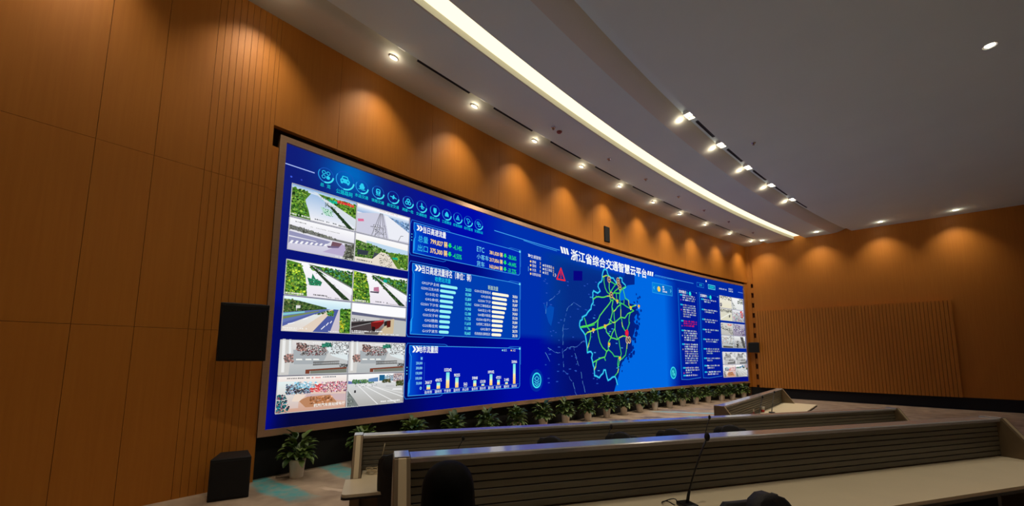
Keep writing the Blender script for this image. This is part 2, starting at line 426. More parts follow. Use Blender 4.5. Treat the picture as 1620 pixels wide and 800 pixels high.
class Art:
    def __init__(s): s.v = []; s.f = []; s.c = []; s.m = []; s.cur = 0
    def _face(s, pts, cols, layer):
        i = len(s.v); off = sof(layer)
        for p in pts: s.v.append(W(p[0], off, SZ + p[1]))
        s.f.append(tuple(range(i, i + len(pts)))); s.c.extend(cols); s.m.append(s.cur)
    def poly(s, pts, rgb, layer=1):
        c = lin(rgb); us = [p[0] for p in pts]
        if max(us) - min(us) <= 0.6 and len(pts) <= 4: s._face(pts, [c] * len(pts), layer); return
        tris = tessellate_polygon([[Vector((p[0], p[1], 0)) for p in pts]])
        for t in tris:
            tri = [pts[k] for k in t]
            a, b = min(p[0] for p in tri), max(p[0] for p in tri)
            n = max(1, int(math.ceil((b - a) / 0.5)))
            for k in range(n):
                q = tri if n == 1 else clip_tri(tri, a + (b - a) * k / n, a + (b - a) * (k + 1) / n)
                if q: s._face(q, [c] * len(q), layer)
    def rect(s, u0, v0, u1, v1, rgb, layer=1): s.poly([(u0, v0), (u1, v0), (u1, v1), (u0, v1)], rgb, layer)
    def grad(s, u0, v0, u1, v1, cfun, layer=0, du=0.25, dv=0.25):
        nu, nv = max(1, round((u1 - u0) / du)), max(1, round((v1 - v0) / dv))
        for i in range(nu):
            for j in range(nv):
                a, b = u0 + (u1 - u0) * i / nu, u0 + (u1 - u0) * (i + 1) / nu
                c, d = v0 + (v1 - v0) * j / nv, v0 + (v1 - v0) * (j + 1) / nv
                q = [(a, c), (b, c), (b, d), (a, d)]
                s._face(q, [lin(cfun(*p)) for p in q], layer)
    def line(s, pts, wd, rgb, layer=2, closed=False):
        pts = list(pts) + ([pts[0]] if closed else [])
        for a, b in zip(pts, pts[1:]):
            dx, dy = b[0] - a[0], b[1] - a[1]; l = math.hypot(dx, dy)
            if l < 1e-6: continue
            n = max(1, int(math.ceil(abs(dx) / 0.5)))
            ex, ey = dx / l * wd * .3, dy / l * wd * .3
            nx, ny = -dy / l * wd / 2, dx / l * wd / 2
            for k in range(n):
                t0, t1 = k / n, (k + 1) / n
                p = (a[0] + dx * t0 - (ex if k == 0 else 0), a[1] + dy * t0 - (ey if k == 0 else 0))
                q = (a[0] + dx * t1 + (ex if k == n - 1 else 0), a[1] + dy * t1 + (ey if k == n - 1 else 0))
                s._face([(p[0] - nx, p[1] - ny), (q[0] - nx, q[1] - ny), (q[0] + nx, q[1] + ny), (p[0] + nx, p[1] + ny)], [lin(rgb)] * 4, layer)
    def arc(s, c, r, a0, a1, wd, rgb, layer=2, n=28):
        s.line([(c[0] + r * math.cos(a0 + (a1 - a0) * k / n), c[1] + r * math.sin(a0 + (a1 - a0) * k / n)) for k in range(n + 1)], wd, rgb, layer)
    def disc(s, c, r, rgb, layer=2, n=14, ry=None):
        s.poly([(c[0] + r * math.cos(2 * PI * k / n), c[1] + (ry or r) * math.sin(2 * PI * k / n)) for k in range(n)], rgb, layer)
    def text(s, body, u0, v0, u1, v1, rgb, layer=3, bold=0.018, rgb2=None):
        """set a line of writing so that its ink fills the given box"""
        cu = bpy.data.curves.new('t', 'FONT'); cu.body = body; cu.resolution_u = 2
        ob = bpy.data.objects.new('t', cu); COL.objects.link(ob)
        dg = bpy.context.evaluated_depsgraph_get()
        me = bpy.data.meshes.new_from_object(ob.evaluated_get(dg))
        co = [v.co for v in me.vertices]
        if co:
            x0, x1 = min(c.x for c in co), max(c.x for c in co); y0, y1 = min(c.y for c in co), max(c.y for c in co)
            sx, sy = (u1 - u0) / max(1e-6, x1 - x0), (v1 - v0) / max(1e-6, y1 - y0)
            off = sof(layer); c1 = lin(rgb)
            b = bold * .9       # heavier strokes: the same glyphs set again a hair to each side
            for ox, oy in (((0, 0),) if b < .0125 else ((-b, 0), (b, 0), (0, b), (0, -b))):
                i = len(s.v)
                for c in co: s.v.append(W(u0 + (c.x + ox - x0) * sx, off, SZ + v0 + (c.y + oy - y0) * sy))
                for p in me.polygons:
                    s.f.append(tuple(i + k for k in p.vertices)); s.c.extend([c1] * len(p.vertices)); s.m.append(s.cur)
        bpy.data.objects.remove(ob); bpy.data.curves.remove(cu); bpy.data.meshes.remove(me)
    def build(s, name, m, parent):
        me = bpy.data.meshes.new(name); me.from_pydata([tuple(v) for v in s.v], [], s.f)
        at = me.color_attributes.new('pixel', 'FLOAT_COLOR', 'CORNER')
        buf = []
        for c in s.c: buf.extend((c[0], c[1], c[2], 1.0))
        at.data.foreach_set('color', buf)
        if isinstance(m, tuple): me.polygons.foreach_set('material_index', s.m)
        return link(name, me, parent, m)

vw = empty('video_wall', W(SW / 2, 0, 0), wall_angle(SW / 2))
bpy.context.view_layer.update()
VI = vw.matrix_world.inverted()
tag(vw, 'huge curved blue video wall of traffic maps, charts and camera pictures in a bronze frame', 'video wall')
def vpart(art, name, m=None, parent=None):
    o = art.build(name, m or M_PIXEL, parent or vw); o.matrix_parent_inverse = VI; return o

# housing and frame
bm = bmesh.new(); arc_box(bm, -0.02, SW + 0.02, -0.12, -0.004, SZ - 0.02, SZ + SH + 0.02, 0.5)
obj('housing', bm, M_BLACK, vw).matrix_parent_inverse = VI
bm = bmesh.new()
F = 0.11
arc_box(bm, -F, SW + F, -0.1, 0.05, SZ + SH, SZ + SH + F, 0.5); arc_box(bm, -F, SW + F, -0.1, 0.05, SZ - F, SZ, 0.5)
arc_box(bm, -F, 0.0, -0.1, 0.05, SZ - F, SZ + SH + F, 0.5); arc_box(bm, SW, SW + F, -0.1, 0.05, SZ - F, SZ + SH + F, 0.5)
obj('frame', bm, M_BRONZE, vw).matrix_parent_inverse = VI

# background picture
def mixc(a, b, t): t = max(0, min(1, t)); return tuple(a[i] + (b[i] - a[i]) * t for i in range(3))
def base_col(u, v):
    c = mixc((5, 8, 56), (4, 12, 104), v / 2.2) if v < 2.2 else mixc((4, 14, 120), (16, 28, 118), (v - 2.2) / 2)
    if u > 2.0: c = mixc(c, (0, 10, 172), (u - 2.0) / 2.2) if v > 4.3 else mixc(c, (0, 6, 124), (u - 2.0) / 1.5)
    if u < .3: c = mixc(c, (2, 10, 150), (.3 - u) * 3 * (1 - abs(v - .2) / 1.6))
    g = math.exp(-((u - 1.25) / .55) ** 2 - ((v - 5.0) / .5) ** 2); c = mixc(c, (0, 118, 205), g * .85)
    if u > 4.6: c = mixc(c, (0, 48, 172), (u - 4.6) / 1.2) if v > 1.9 else mixc(c, (0, 10, 158), (u - 4.6) / 1.5)
    if u > 7.2: c = mixc(c, (2, 58, 150), (u - 7.2) / 1.0) if 1.72 < v < 4.5 else (mixc(c, (0, 22, 138), (u - 7.2) / 1.0) if v <= 1.9 else c)
    if 7.6 < u < 12.8 and v < 4.5: c = mixc(c, (6, 42, 132) if v > 1.8 else (4, 14, 108), min(1, (u - 7.6) / 1.2) * min(1, (4.5 - v) / .4) * .85)
    if v > 4.4 and u > 8: c = mixc(c, (0, 60, 200), min(1, (u - 8) / 2) * max(0, 1 - abs(u - 11.5) / 5))
    if u > 14.5: c = mixc(c, (0, 40, 160), (u - 14.5) / 1.2)
    if u > 15.6 and v < 1.2: c = mixc(c, (2, 14, 130), (1.2 - v))
    return c
art = Art(); art.grad(0, 0, SW, SH, base_col, 0, 0.2, 0.16)
vpart(art, 'screen_surface', M_SCREEN)
rnd = random.Random(7)
WHITE, CY_, PALE, GOLD, GREEN = (245, 250, 250), (30, 222, 240), (150, 245, 245), (250, 214, 130), (30, 225, 110)
INK = (70, 160, 240)

# header rules and title
art = Art()
art.line([(0.0, 4.735), (0.53, 4.735)], .018, (170, 190, 250)); art.disc((.13, 4.52), .018, (60, 90, 220)); art.disc((.31, 4.52), .016, (50, 70, 190))
art.line([(5.37, 4.735), (8.24, 4.715)], .02, (70, 170, 245)); art.line([(6.55, 4.70), (7.2, 4.67), (8.1, 4.665)], .018, (60, 160, 235))
art.line([(14.3, 4.735), (17.55, 4.735)], .022, (70, 160, 240)); art.line([(14.25, 4.69), (15.2, 4.69), (15.8, 4.715)], .018, (60, 150, 230))
art.line([(21.95, 4.75), (22.45, 4.745)], .025, (110, 150, 230))
vpart(art, 'header_rule')
art = Art()
for k in range(3):
    a = 8.27 + k * .14; art.poly([(a + .075, 4.645), (a + .175, 4.645), (a + .1, 4.85), (a, 4.85)], WHITE, 3)
    a = 13.73 + k * .16; art.poly([(a - .03, 4.645), (a + .08, 4.645), (a + .13, 4.83), (a + .02, 4.83)], WHITE, 3)
art.text('浙江省综合交通智慧云平台', 8.83, 4.50, 13.64, 4.87, WHITE, 3, .03)
vpart(art, 'title')

# the row of menu icons
def icon(i, cx, cy, r, label, lu0, lu1, lh):
    a = Art(); B = (45, 205, 240)
    a.arc((cx, cy), r, 0, 2 * PI, .012, (25, 90, 190), 2)
    a.arc((cx, cy), r, math.radians(150), math.radians(350), .018, (40, 150, 225), 3)
    a.arc((cx, cy), r, math.radians(265), math.radians(352), .03, (70, 225, 245), 4)
    q = lambda pts, col=B, l=3: a.poly([(cx + x * r, cy + y * r) for x, y in pts], col, l)
    ln = lambda pts, wd=.09, col=B, cl=False: a.line([(cx + x * r, cy + y * r) for x, y in pts], wd * r, col, 3, cl)
    D = base_col(cx, cy)
    if i == 0:
        for x, y in ((-.3, .33), (.3, .33), (-.3, -.27)): a.arc((cx + x * r, cy + y * r), .22 * r, 0, 2 * PI, .09 * r, B, 3, 16)
        a.disc((cx + .3 * r, cy - .27 * r), .26 * r, B, 3)
    elif i == 1:
        q([(-.5, -.3), (.5, -.3), (.55, .0), (.4, .15), (.25, .48), (-.3, .48), (-.42, .15), (-.55, .0)]); q([(-.3, .17), (.28, .17), (.18, .38), (-.22, .38)], (8, 90, 170), 4)
        q([(-.46, -.42), (-.25, -.42), (-.25, -.28), (-.46, -.28)]); q([(.25, -.42), (.46, -.42), (.46, -.28), (.25, -.28)])
        a.disc((cx - .32 * r, cy - .08 * r), .1 * r, (12, 120, 190), 4, 8); a.disc((cx + .32 * r, cy - .08 * r), .1 * r, (12, 120, 190), 4, 8)
    elif i == 2:
        q([(-.35, -.3), (.35, -.3), (.45, .1), (.3, .25), (.25, .45), (.1, .6), (-.1, .6), (-.25, .45), (-.3, .25), (-.45, .1)])
        ln([(0, .5), (0, -.3)], .07, (10, 80, 170)); ln([(-.2, .2), (-.2, -.25)], .06, (10, 80, 170)); ln([(.2, .2), (.2, -.25)], .06, (10, 80, 170)); ln([(-.55, -.42), (-.2, -.35), (.1, -.45), (.55, -.4)], .1)
    elif i == 3:
        q([(-.33, -.3), (.33, -.3), (.4, .1), (.36, .45), (.2, .58), (-.2, .58), (-.36, .45), (-.4, .1)]); q([(-.22, .15), (.22, .15), (.22, .4), (-.22, .4)], (6, 40, 150), 4); a.disc((cx, cy - .08 * r), .11 * r, (6, 40, 150), 4, 8)
        ln([(-.35, -.45), (.35, -.45)], .1)
    elif i == 4:
        q([(-.6, .1), (-.15, .12), (-.05, .4), (.1, .4), (.18, .12), (.6, -.05), (.6, -.16), (.2, -.1), (.05, -.32), (-.15, -.3), (-.2, -.06), (-.6, 0)])
    elif i == 5:
        for k in range(3):
            an = PI / 2 + k * 2 * PI / 3; a.arc((cx + .3 * r * math.cos(an), cy + .3 * r * math.sin(an)), .26 * r, an - 2.3, an + 2.3, .15 * r, B, 3, 12)
        a.disc((cx, cy), .2 * r, B, 3, 10)
    elif i == 6:
        q([(-.55, -.15), (-.1, .1), (-.12, .6), (.05, .62), (.14, .15), (.6, -.05), (.5, -.2), (.12, -.12), (.1, -.42), (-.1, -.42), (-.1, -.1)])
        q([(0, -.3), (.4, -.3), (.4, -.45), (0, -.45)])
    elif i == 7:
        q([(-.3, .5), (.3, .5), (.36, .1), (.26, -.3), (0, -.55), (-.26, -.3), (-.36, .1)]); ln([(-.25, .22), (.25, .22)], .1, (6, 30, 150)); ln([(-.2, -.08), (.2, -.08)], .1, (6, 30, 150))
    elif i == 8:
        q([(-.42, -.4), (.42, -.4), (.42, .05), (.1, .5), (-.1, .5), (-.42, .05)]); ln([(0, .2), (0, -.35)], .08, (6, 40, 155)); ln([(-.3, -.1), (.3, -.1)], .08, (6, 40, 155))
    elif i == 9:
        ln([(-.4, -.35), (.4, -.35), (0, .5)], .1, B, True); ln([(-.2, -.2), (.2, -.2), (0, .2)], .09, B, True)
    elif i == 10:
        ln([(-.45, .45), (.1, .45), (.5, .0), (.1, -.05), (.05, -.5), (-.15, -.5), (-.15, 0), (-.45, .3)], .1, B, True)
    else:
        ln([(-.45, .45), (.05, .45), (.05, .0), (-.45, .0)], .11, B, True); ln([(-.1, .15), (.42, .15), (.42, -.4), (-.1, -.4)], .11, B, True)
    a.text(label, lu0, cy - r - .03 - lh, lu1, cy - r - .03, (20, 228, 230), 4, .012)
    o = vpart(a, 'menu_icon'); o['label'] = 'round cyan icon with its caption'
ICN = ['总  览', '公路路网', '水运交通', '铁路交通', '航空交通', '两客一危', '交通枢纽', '城市交通', '工程建设', '应急指挥', '运行监测', '交通执法']
for i, cx in enumerate([.75, 1.13, 1.5, 1.87, 2.24, 2.62, 2.99, 3.37, 3.73, 4.08, 4.43, 4.79]):
    if i == 1: icon(i, 1.135, 4.785, .185, ICN[i], .965, 1.30, .095)
    else: icon(i, cx, 4.765, .135 if i else .145, ICN[i], cx - (.1 if i == 0 else .145), cx + (.1 if i == 0 else .145), .075)

# framed data panels
def panel(a, u0, v0, u1, v1, rgb, mid=None):
    w = u1 - u0
    a.grad(u0 + .06, v0 + .04, u1 - .03, v1 - .04, lambda u, v: mixc((0, 96, 214), rgb, (u - u0) / .45), 1, .12, .4)
    a.poly([(u0 + .06, v0 + .04), (u0 + .1, v0 + .12), (u0 + .1, v0 + .42), (u0 + .06, v0 + .36)], (30, 150, 240), 2)
    a.line([(u0 + .06, v1 - .04), (u0 + .06, v1 - .2), (u0 + .11, v1 - .28), (u0 + .11, v0 + .42), (u0 + .06, v0 + .32), (u0 + .06, v0 + .04)], .018, (40, 150, 235), 2)
    a.line([(u0 + .06, v1 - .04), (u1 - .4, v1 - .04), (u1 - .03, v1 - .06), (u1 - .03, v0 + .1), (u1 - .08, v0 + .04), (u0 + .06, v0 + .04)], .016, (60, 160, 235), 2)
    a.line([(u1 - .5, v1 - .035), (u1 - .42, v1), (u1, v1), (u1, v1 - .5)], .014, (40, 120, 215), 2); a.disc((u1 - .04, v1 - .05), .035, (120, 235, 250), 3, 8)
    a.line([(u0 + w * .3, v1 - .02), (u0 + w * .28, v1 + .01), (u0, v1 + .01), (u0 - .04, v1 - .1), (u0 - .04, v0 + .05), (u0, v0 - .02), (u0 + w * .25, v0 - .02), (u0 + w * .27, v0 + .01)], .014, (30, 110, 215), 2)
    for k in range(3): a.disc((u0 + .01, (v0 + v1) / 2 - .07 + .07 * k), .014, (80, 210, 250), 3, 6)
def chevrons(a, u, v, s):
    for k in (0, 1): a.poly([(u + k * s * .6, v + s), (u + k * s * .6 + s * .35, v + s), (u + k * s * .6 + s * .75, v + s / 2), (u + k * s * .6 + s * .35, v), (u + k * s * .6, v), (u + k * s * .6 + s * .35, v + s / 2)], WHITE, 3)
def down_arrow(a, u, v, s): a.poly([(u - s * .28, v + s), (u + s * .28, v + s), (u + s * .28, v + s * .55), (u + s * .6, v + s * .5), (u, v), (u - s * .6, v + s * .5), (u - s * .28, v + s * .55)], GREEN, 3)

a = Art(); panel(a, 2.74, 3.57, 6.43, 4.37, (0, 36, 178))
chevrons(a, 2.87, 4.16, .13); a.text('当日高速流量', 3.05, 4.14, 3.72, 4.30, WHITE, 3, .02)
for v, k, n, p in ((3.9, '总量', '799,827 辆', '-4.14%'), (3.68, '出口', '375,300 辆', '-4.55%')):
    a.text(k, 2.92, v, 3.2, v + .16, (60, 205, 245), 3, .008); a.text(n, 3.27, v + .01, 3.77, v + .16, GOLD, 3, .03)
    down_arrow(a, 3.85, v + .03, .12); a.text(p, 3.95, v + .02, 4.23, v + .14, GREEN, 3, .02)
for v, k, n, p, w_ in ((4.02, 'ETC', '381,020 辆', '-38.56%', .26), (3.82, '小客车', '217,056 辆', '-44.44%', .43), (3.63, '货车', '163,044 辆', '-31.22%', .28)):
    a.text(k, 4.74, v, 4.74 + w_, v + .14, (120, 225, 250), 3, .008); a.text(n, 5.2, v, 5.69, v + .13, GOLD, 3, .03)
    down_arrow(a, 5.79, v + .01, .12); a.text(p, 5.9, v, 6.24, v + .12, GREEN, 3, .02)
vpart(a, 'traffic_panel')

a = Art(); panel(a, 2.74, 1.70, 6.43, 3.40, (0, 62, 176))
chevrons(a, 2.86, 3.2, .14); a.text('当日高速流量排名（单位：辆）', 3.05, 3.17, 4.56, 3.36, WHITE, 3, .015)
a.text('收费站流量', 3.43, 3.03, 3.9, 3.15, CY_, 3, .01); a.text('断面流量', 5.16, 3.04, 5.53, 3.16, (200, 235, 190), 3, .01)
L1 = [('G92沪沪主线', '20,023', .54), ('G2501江东大桥', '18,580', .49), ('G15北仑', '15,809', .42), ('G92余杭', '15,061', .41), ('G2501下沙东', '14,943', .41), ('G92杭州', '12,188', .36), ('G25父子岭', '11,725', .33), ('G92德胜', '11,610', .33), ('G25南庄兜', '11,188', .315), ('G15宁波东', '10,665', .30)]
L2 = [('G2501红垦枢纽点', '38,826', .645), ('G92余杭', '36,158', .575), ('G2501下沙', '35,087', .575), ('G2501三墩枢纽点', '35,011', .555), ('G60沈士1号', '34,063', .50), ('G60嘉兴枢纽', '33,218', .475), ('G2501临平2', '30,084', .43), ('S2柯桥二枢纽点', '29,647', .415), ('G92海宁', '28,570', .41), ('机场高速公路枢纽点', '28,150', .365)]
for i, (n, x, l) in enumerate(L1):
    v = 2.945 - .1245 * i; wd = min(.5, .054 * (len(n) + 2))
    a.text(n, 3.55 - wd, v - .032, 3.55, v + .04, (225, 240, 250), 3, .012)
    a.rect(3.62, v - .035, 3.58 + l - .035, v + .035, PALE, 3); a.disc((3.62, v), .035, PALE, 3, 10); a.disc((3.58 + l - .035, v), .035, PALE, 3, 10)
    a.text(x, 4.38, v - .045, 4.57, v + .04, (90, 228, 235), 3, .03)
for i, (n, x, l) in enumerate(L2):
    v = 2.95 - .1245 * i; wd = min(.58, .05 * (len(n) + 2))
    a.text(n, 5.26 - wd, v - .03, 5.26, v + .045, (225, 240, 240), 3, .012)
    a.rect(5.34, v - .038, 5.30 + l - .038, v + .038, (255, 250, 222), 3); a.disc((5.34, v), .038, (255, 250, 222), 3, 10); a.disc((5.30 + l - .038, v), .038, (255, 250, 222), 3, 10)
    a.text(x, 6.1, v - .045, 6.30, v + .04, (235, 240, 225), 3, .03)
vpart(a, 'ranking_panel')

a = Art(); panel(a, 2.74, .33, 6.44, 1.52, (0, 18, 170))
chevrons(a, 2.87, 1.33, .14); a.text('地市流量图', 3.03, 1.32, 3.57, 1.48, WHITE, 3, .018)
for v, t in ((1.16, '辆'), (1.05, '250,000'), (.94, '200,000'), (.825, '150,000'), (.71, '100,000'), (.6, '50,000'), (.49, '0')):
    wd = {1: .05, 6: .15, 7: .17}[len(t)]; a.text(t, 3.15 - wd, v, 3.15, v + .065, (140, 220, 245), 3, .025)
a.line([(3.21, .47), (3.21, 1.1)], .008, (40, 100, 200), 2); a.line([(3.21, .47), (6.36, .475)], .01, (60, 120, 215), 2)
BARS = [('台州市', '36617', 3.335, .585), ('湖州市', '49075', 3.615, .625), ('宁波市', '133242', 3.885, .86), ('温州市', '90255', 4.165, .725), ('舟山市', '562', 4.44, .495), ('金华市', '59848', 4.745, .635), ('丽水市', '13150', 5.02, .535), ('嘉兴市', '109102', 5.305, .775), ('绍兴市', '47251', 5.58, .62), ('衢州市', '21482', 5.885, .55), ('杭州市', '220066', 6.185, 1.04)]
for n, x, u, top in BARS:
    b0 = .485; mid = (b0 + top) / 2
    a.grad(u - .05, b0, u + .05, mid, lambda p, v: mixc((255, 200, 105), (255, 236, 175), (v - b0) / max(.01, mid - b0)), 3, .2, .1)
    a.grad(u - .05, mid, u + .05, top, lambda p, v: mixc((190, 245, 225), (105, 228, 235), (v - mid) / max(.01, top - mid)), 3, .2, .1)
    w_ = .032 * len(x) / 2 + .01; a.text(x, u - w_, top + .025, u + w_, top + .095, (240, 245, 245), 3, .03)
    a.text(n, u - .1, .385, u + .1, .46, (220, 235, 245), 3, .014)
a.disc((5.72, 1.415), .025, PALE, 3, 8); a.text('出口', 5.77, 1.385, 5.88, 1.45, (190, 235, 245), 3, .01)
a.disc((6.06, 1.415), .025, GOLD, 3, 8); a.text('入口', 6.11, 1.385, 6.22, 1.45, (235, 240, 235), 3, .01)
vpart(a, 'bar_chart_panel')
OUT_W=[(10.8,4.47),(10.7,4.42),(10.64,4.3),(10.61,4.13),(10.54,3.97),(10.36,3.85),(10.34,3.76),(10.41,3.68),(10.46,3.61),(10.3,3.52),(10.17,3.55),(10.07,3.58),(10.02,3.5),(10.03,3.4),(10.0,3.34),(10.04,3.27),(10.03,3.14),(9.92,3.02),(9.9,2.91),(9.71,2.78),(9.62,2.68),(9.49,2.63),(9.4,2.59),(9.4,2.51),(9.28,2.45),(9.25,2.29),(9.27,2.24),(9.44,2.09),(9.55,1.99),(9.59,1.84),(9.62,1.7),(9.65,1.56),(9.66,1.39),(9.86,1.42),(9.94,1.35),(9.89,1.2),(9.95,1.05),(10.02,0.88),(10.04,0.71),(10.04,0.6),(10.15,0.58),(10.31,0.52),(10.41,0.6),(10.54,0.67),(10.59,0.78),(10.69,0.78),(10.74,0.61),(10.83,0.41),(10.98,0.45),(11.14,0.52),(11.27,0.53),(11.35,0.41),(11.42,0.23)]
OUT_E=[(10.8,4.47),(10.91,4.44),(10.94,4.34),(11.01,4.25),(11.16,4.19),(11.31,4.2),(11.44,4.09),(11.49,4.02),(11.54,4.15),(11.73,4.28),(11.88,4.27),(11.88,4.13),(12.01,4.07),(12.13,3.96),(11.95,3.88)]
ROADS=[[(10.64,4.16),(10.86,4.24),(10.96,4.24),(11.01,4.14),(11.05,4.06)],[(10.7,4.17),(10.71,3.97),(10.77,3.77),(10.89,3.62),(11.04,3.56),(11.13,3.53)],[(11.04,4.02),(11.02,3.8),(11.09,3.6)],[(11.05,4.06),(11.25,4.02),(11.43,3.97),(11.3,3.85),(11.14,3.69),(11.11,3.6)],[(11.14,3.6),(11.34,3.64),(11.7,3.66),(11.81,3.8),(11.92,3.89),(12.12,3.97)],[(11.19,3.53),(11.4,3.72),(11.61,3.84),(11.66,3.93)],[(11.7,3.85),(11.68,3.45),(11.74,3.24),(11.74,3.03),(11.73,2.78),(11.79,2.64),(11.81,2.46),(11.93,2.31)],[(11.92,3.87),(12.06,3.51),(12.28,3.44),(12.3,3.26),(12.4,3.13),(12.62,3.06),(12.39,2.97),(12.3,2.82),(12.28,2.51),(12.17,2.35)],[(10.02,3.26),(10.21,3.37),(10.69,3.41),(10.88,3.47),(11.03,3.49),(11.16,3.46)],[(11.16,3.5),(11.38,3.39),(11.56,3.31),(11.74,3.27),(11.9,3.27),(12.16,3.18),(12.4,3.13)],[(12.4,3.13),(12.51,3.21),(12.71,3.28),(12.8,3.3)],[(11.13,3.33),(11.02,3.21),(10.72,2.97),(10.52,2.8),(10.42,2.72),(10.32,2.57),(10.13,2.45),(9.9,2.37),(9.63,2.3),(9.28,2.24)],[(11.03,3.5),(11.08,3.36),(11.23,3.33),(11.28,3.41),(11.18,3.49)],[(11.25,3.33),(11.17,3.1),(11.19,2.89),(11.13,2.74),(11.05,2.59),(10.95,2.44),(10.7,2.35),(10.32,2.26)],[(11.19,3.07),(11.29,2.9),(11.3,2.69),(11.35,2.52),(11.34,2.31)],[(11.71,3.22),(11.53,3.13),(11.39,3.0),(11.27,2.93)],[(12.39,2.98),(12.2,2.91),(12.0,2.73),(11.74,2.75),(11.56,2.65),(11.35,2.53),(11.2,2.51),(11.07,2.59)],[(9.51,2.57),(9.57,2.47),(9.63,2.3)],[(10.3,2.54),(10.26,2.26)],[(11.98,3.43),(11.96,3.29)],[(11.47,3.61),(11.49,3.4)],[(11.43,3.97),(11.59,4.02)],[(9.28,2.23),(9.6,2.27),(9.79,2.31),(10.08,2.37)],[(10.26,2.46),(10.25,2.22),(10.31,1.96),(10.4,1.74),(10.54,1.58),(10.77,1.45)],[(9.55,1.99),(9.67,2.08),(10.0,2.16),(10.24,2.23),(10.67,2.31),(10.9,2.42),(11.11,2.48)],[(9.63,2.29),(9.79,2.18),(9.86,2.06),(9.83,1.88),(9.75,1.71),(9.68,1.56),(9.66,1.44)],[(10.77,2.3),(10.79,2.15),(10.94,2.04),(11.09,1.94),(11.46,1.89),(11.62,1.97),(11.84,2.04),(12.04,2.03)],[(11.29,2.27),(11.15,2.11),(11.07,1.95),(10.91,1.78),(10.88,1.61),(10.9,1.51),(10.77,1.43),(10.71,1.31),(10.66,1.24),(10.41,1.2),(10.16,1.12),(9.97,1.05)],[(11.34,2.52),(11.33,2.27),(11.39,2.09),(11.49,1.9)],[(10.9,1.51),(11.12,1.39),(11.25,1.27),(11.54,1.26)],[(11.57,1.91),(11.61,1.66),(11.7,1.38),(11.65,1.24)],[(11.79,2.55),(11.83,2.39),(12.07,2.21)],[(12.32,2.58),(12.16,2.34),(12.13,2.21),(12.09,2.05),(12.11,1.77),(12.07,1.57),(11.98,1.32),(11.75,1.18),(11.59,1.12),(11.47,0.86)],[(11.51,1.2),(11.45,0.98),(11.49,0.8),(11.44,0.68),(11.27,0.56)],[(10.16,1.09),(10.11,0.91),(10.03,0.8)],[(10.63,1.23),(10.7,1.12)]]
COAST=[(12.72,4.57),(12.77,4.42),(12.75,4.13),(12.25,4.04),(12.14,3.94),(11.92,3.84),(11.74,3.79),(11.69,3.42),(11.82,3.38),(12.01,3.46),(12.22,3.44),(12.38,3.33),(12.66,3.32),(12.76,3.17),(12.86,2.99),(12.57,2.72),(12.75,2.48),(12.74,2.47),(12.61,2.17),(12.43,1.93),(12.46,1.48),(12.2,1.35),(11.97,1.2),(11.75,1.04),(11.6,0.8),(11.51,0.55),(11.34,0.26),(11.2,-0.0)]
ADMIN=[[(8.27,3.58),(8.22,3.31),(7.83,3.06),(7.61,2.94),(7.53,2.59)],[(9.51,2.9),(8.96,3.06),(8.62,2.83),(8.47,2.48),(8.38,2.09),(8.38,1.73),(8.34,1.38),(8.39,1.02),(8.37,0.82),(8.59,0.67),(8.87,0.41),(9.02,0.02)],[(8.34,1.38),(8.6,1.53),(9.1,1.59),(9.49,1.81)],[(8.36,1.37),(8.01,1.37),(7.63,1.51)],[(8.93,1.54),(9.05,1.17),(9.25,0.86),(9.37,0.44),(9.49,0.07)],[(8.38,2.13),(8.77,2.17)],[(7.52,1.37),(7.74,1.1)]]
MARK=[('o',11.02,4.11),('o',11.6,4.14),('o',11.62,4.05),('o',11.71,3.9),('o',11.14,3.54),('y',12.4,3.17),('y',11.51,3.34),('y',12.98,3.27),('y',10.0,2.18),('y',10.7,2.35),('y',10.93,1.7),('y',11.59,1.2),('r',12.1,2.16),('ring',12.11,1.89),('ring',12.26,1.9)]

# the map
a = Art()
prov = OUT_W + list(reversed(COAST[1:-1]))
a.poly([p for p in OUT_W] + [(11.51, .55), (11.75, 1.04), (11.97, 1.2), (12.2, 1.35), (12.46, 1.48), (12.43, 1.93), (12.61, 2.17), (12.74, 2.47), (12.57, 2.72), (12.86, 2.99), (12.76, 3.17), (12.38, 3.33), (12.01, 3.46), (11.82, 3.38), (11.69, 3.42), (11.74, 3.79), (11.92, 3.84)] + list(reversed(OUT_E[1:])), (3, 31, 126), 1)
sea = COAST + [(14.95, 0.0), (14.95, 4.57)]
a.poly(sea, (0, 104, 226), 2)
a.grad(14.95, 0, 16.05, 4.57, lambda u, v: mixc((0, 104, 226), base_col(16.1, v), (u - 14.95) / 1.1), 2, .11, .5)
a.grad(12.72, 4.57, 16.05, 4.69, lambda u, v: mixc((0, 104, 226) if u < 14.95 else mixc((0, 104, 226), base_col(16.1, v), (u - 14.95) / 1.1), base_col(u, 4.75), (v - 4.57) / .12), 2, .25, .04)
a.poly([(8.95, 3.8), (9.44, 3.86), (9.45, 4.2), (8.96, 4.14)], (8, 4, 128), 1)
a.poly([(12.72, 4.57), (12.77, 4.42), (12.75, 4.13), (12.25, 4.06), (12.0, 4.2), (12.1, 4.5)], (3, 40, 140), 1)
a.poly([(7.45, 2.9), (7.62, 2.75), (7.75, 2.85), (7.95, 2.8), (7.9, 2.5), (7.8, 2.2), (7.68, 2.3), (7.55, 2.6)], (4, 74, 180), 1)
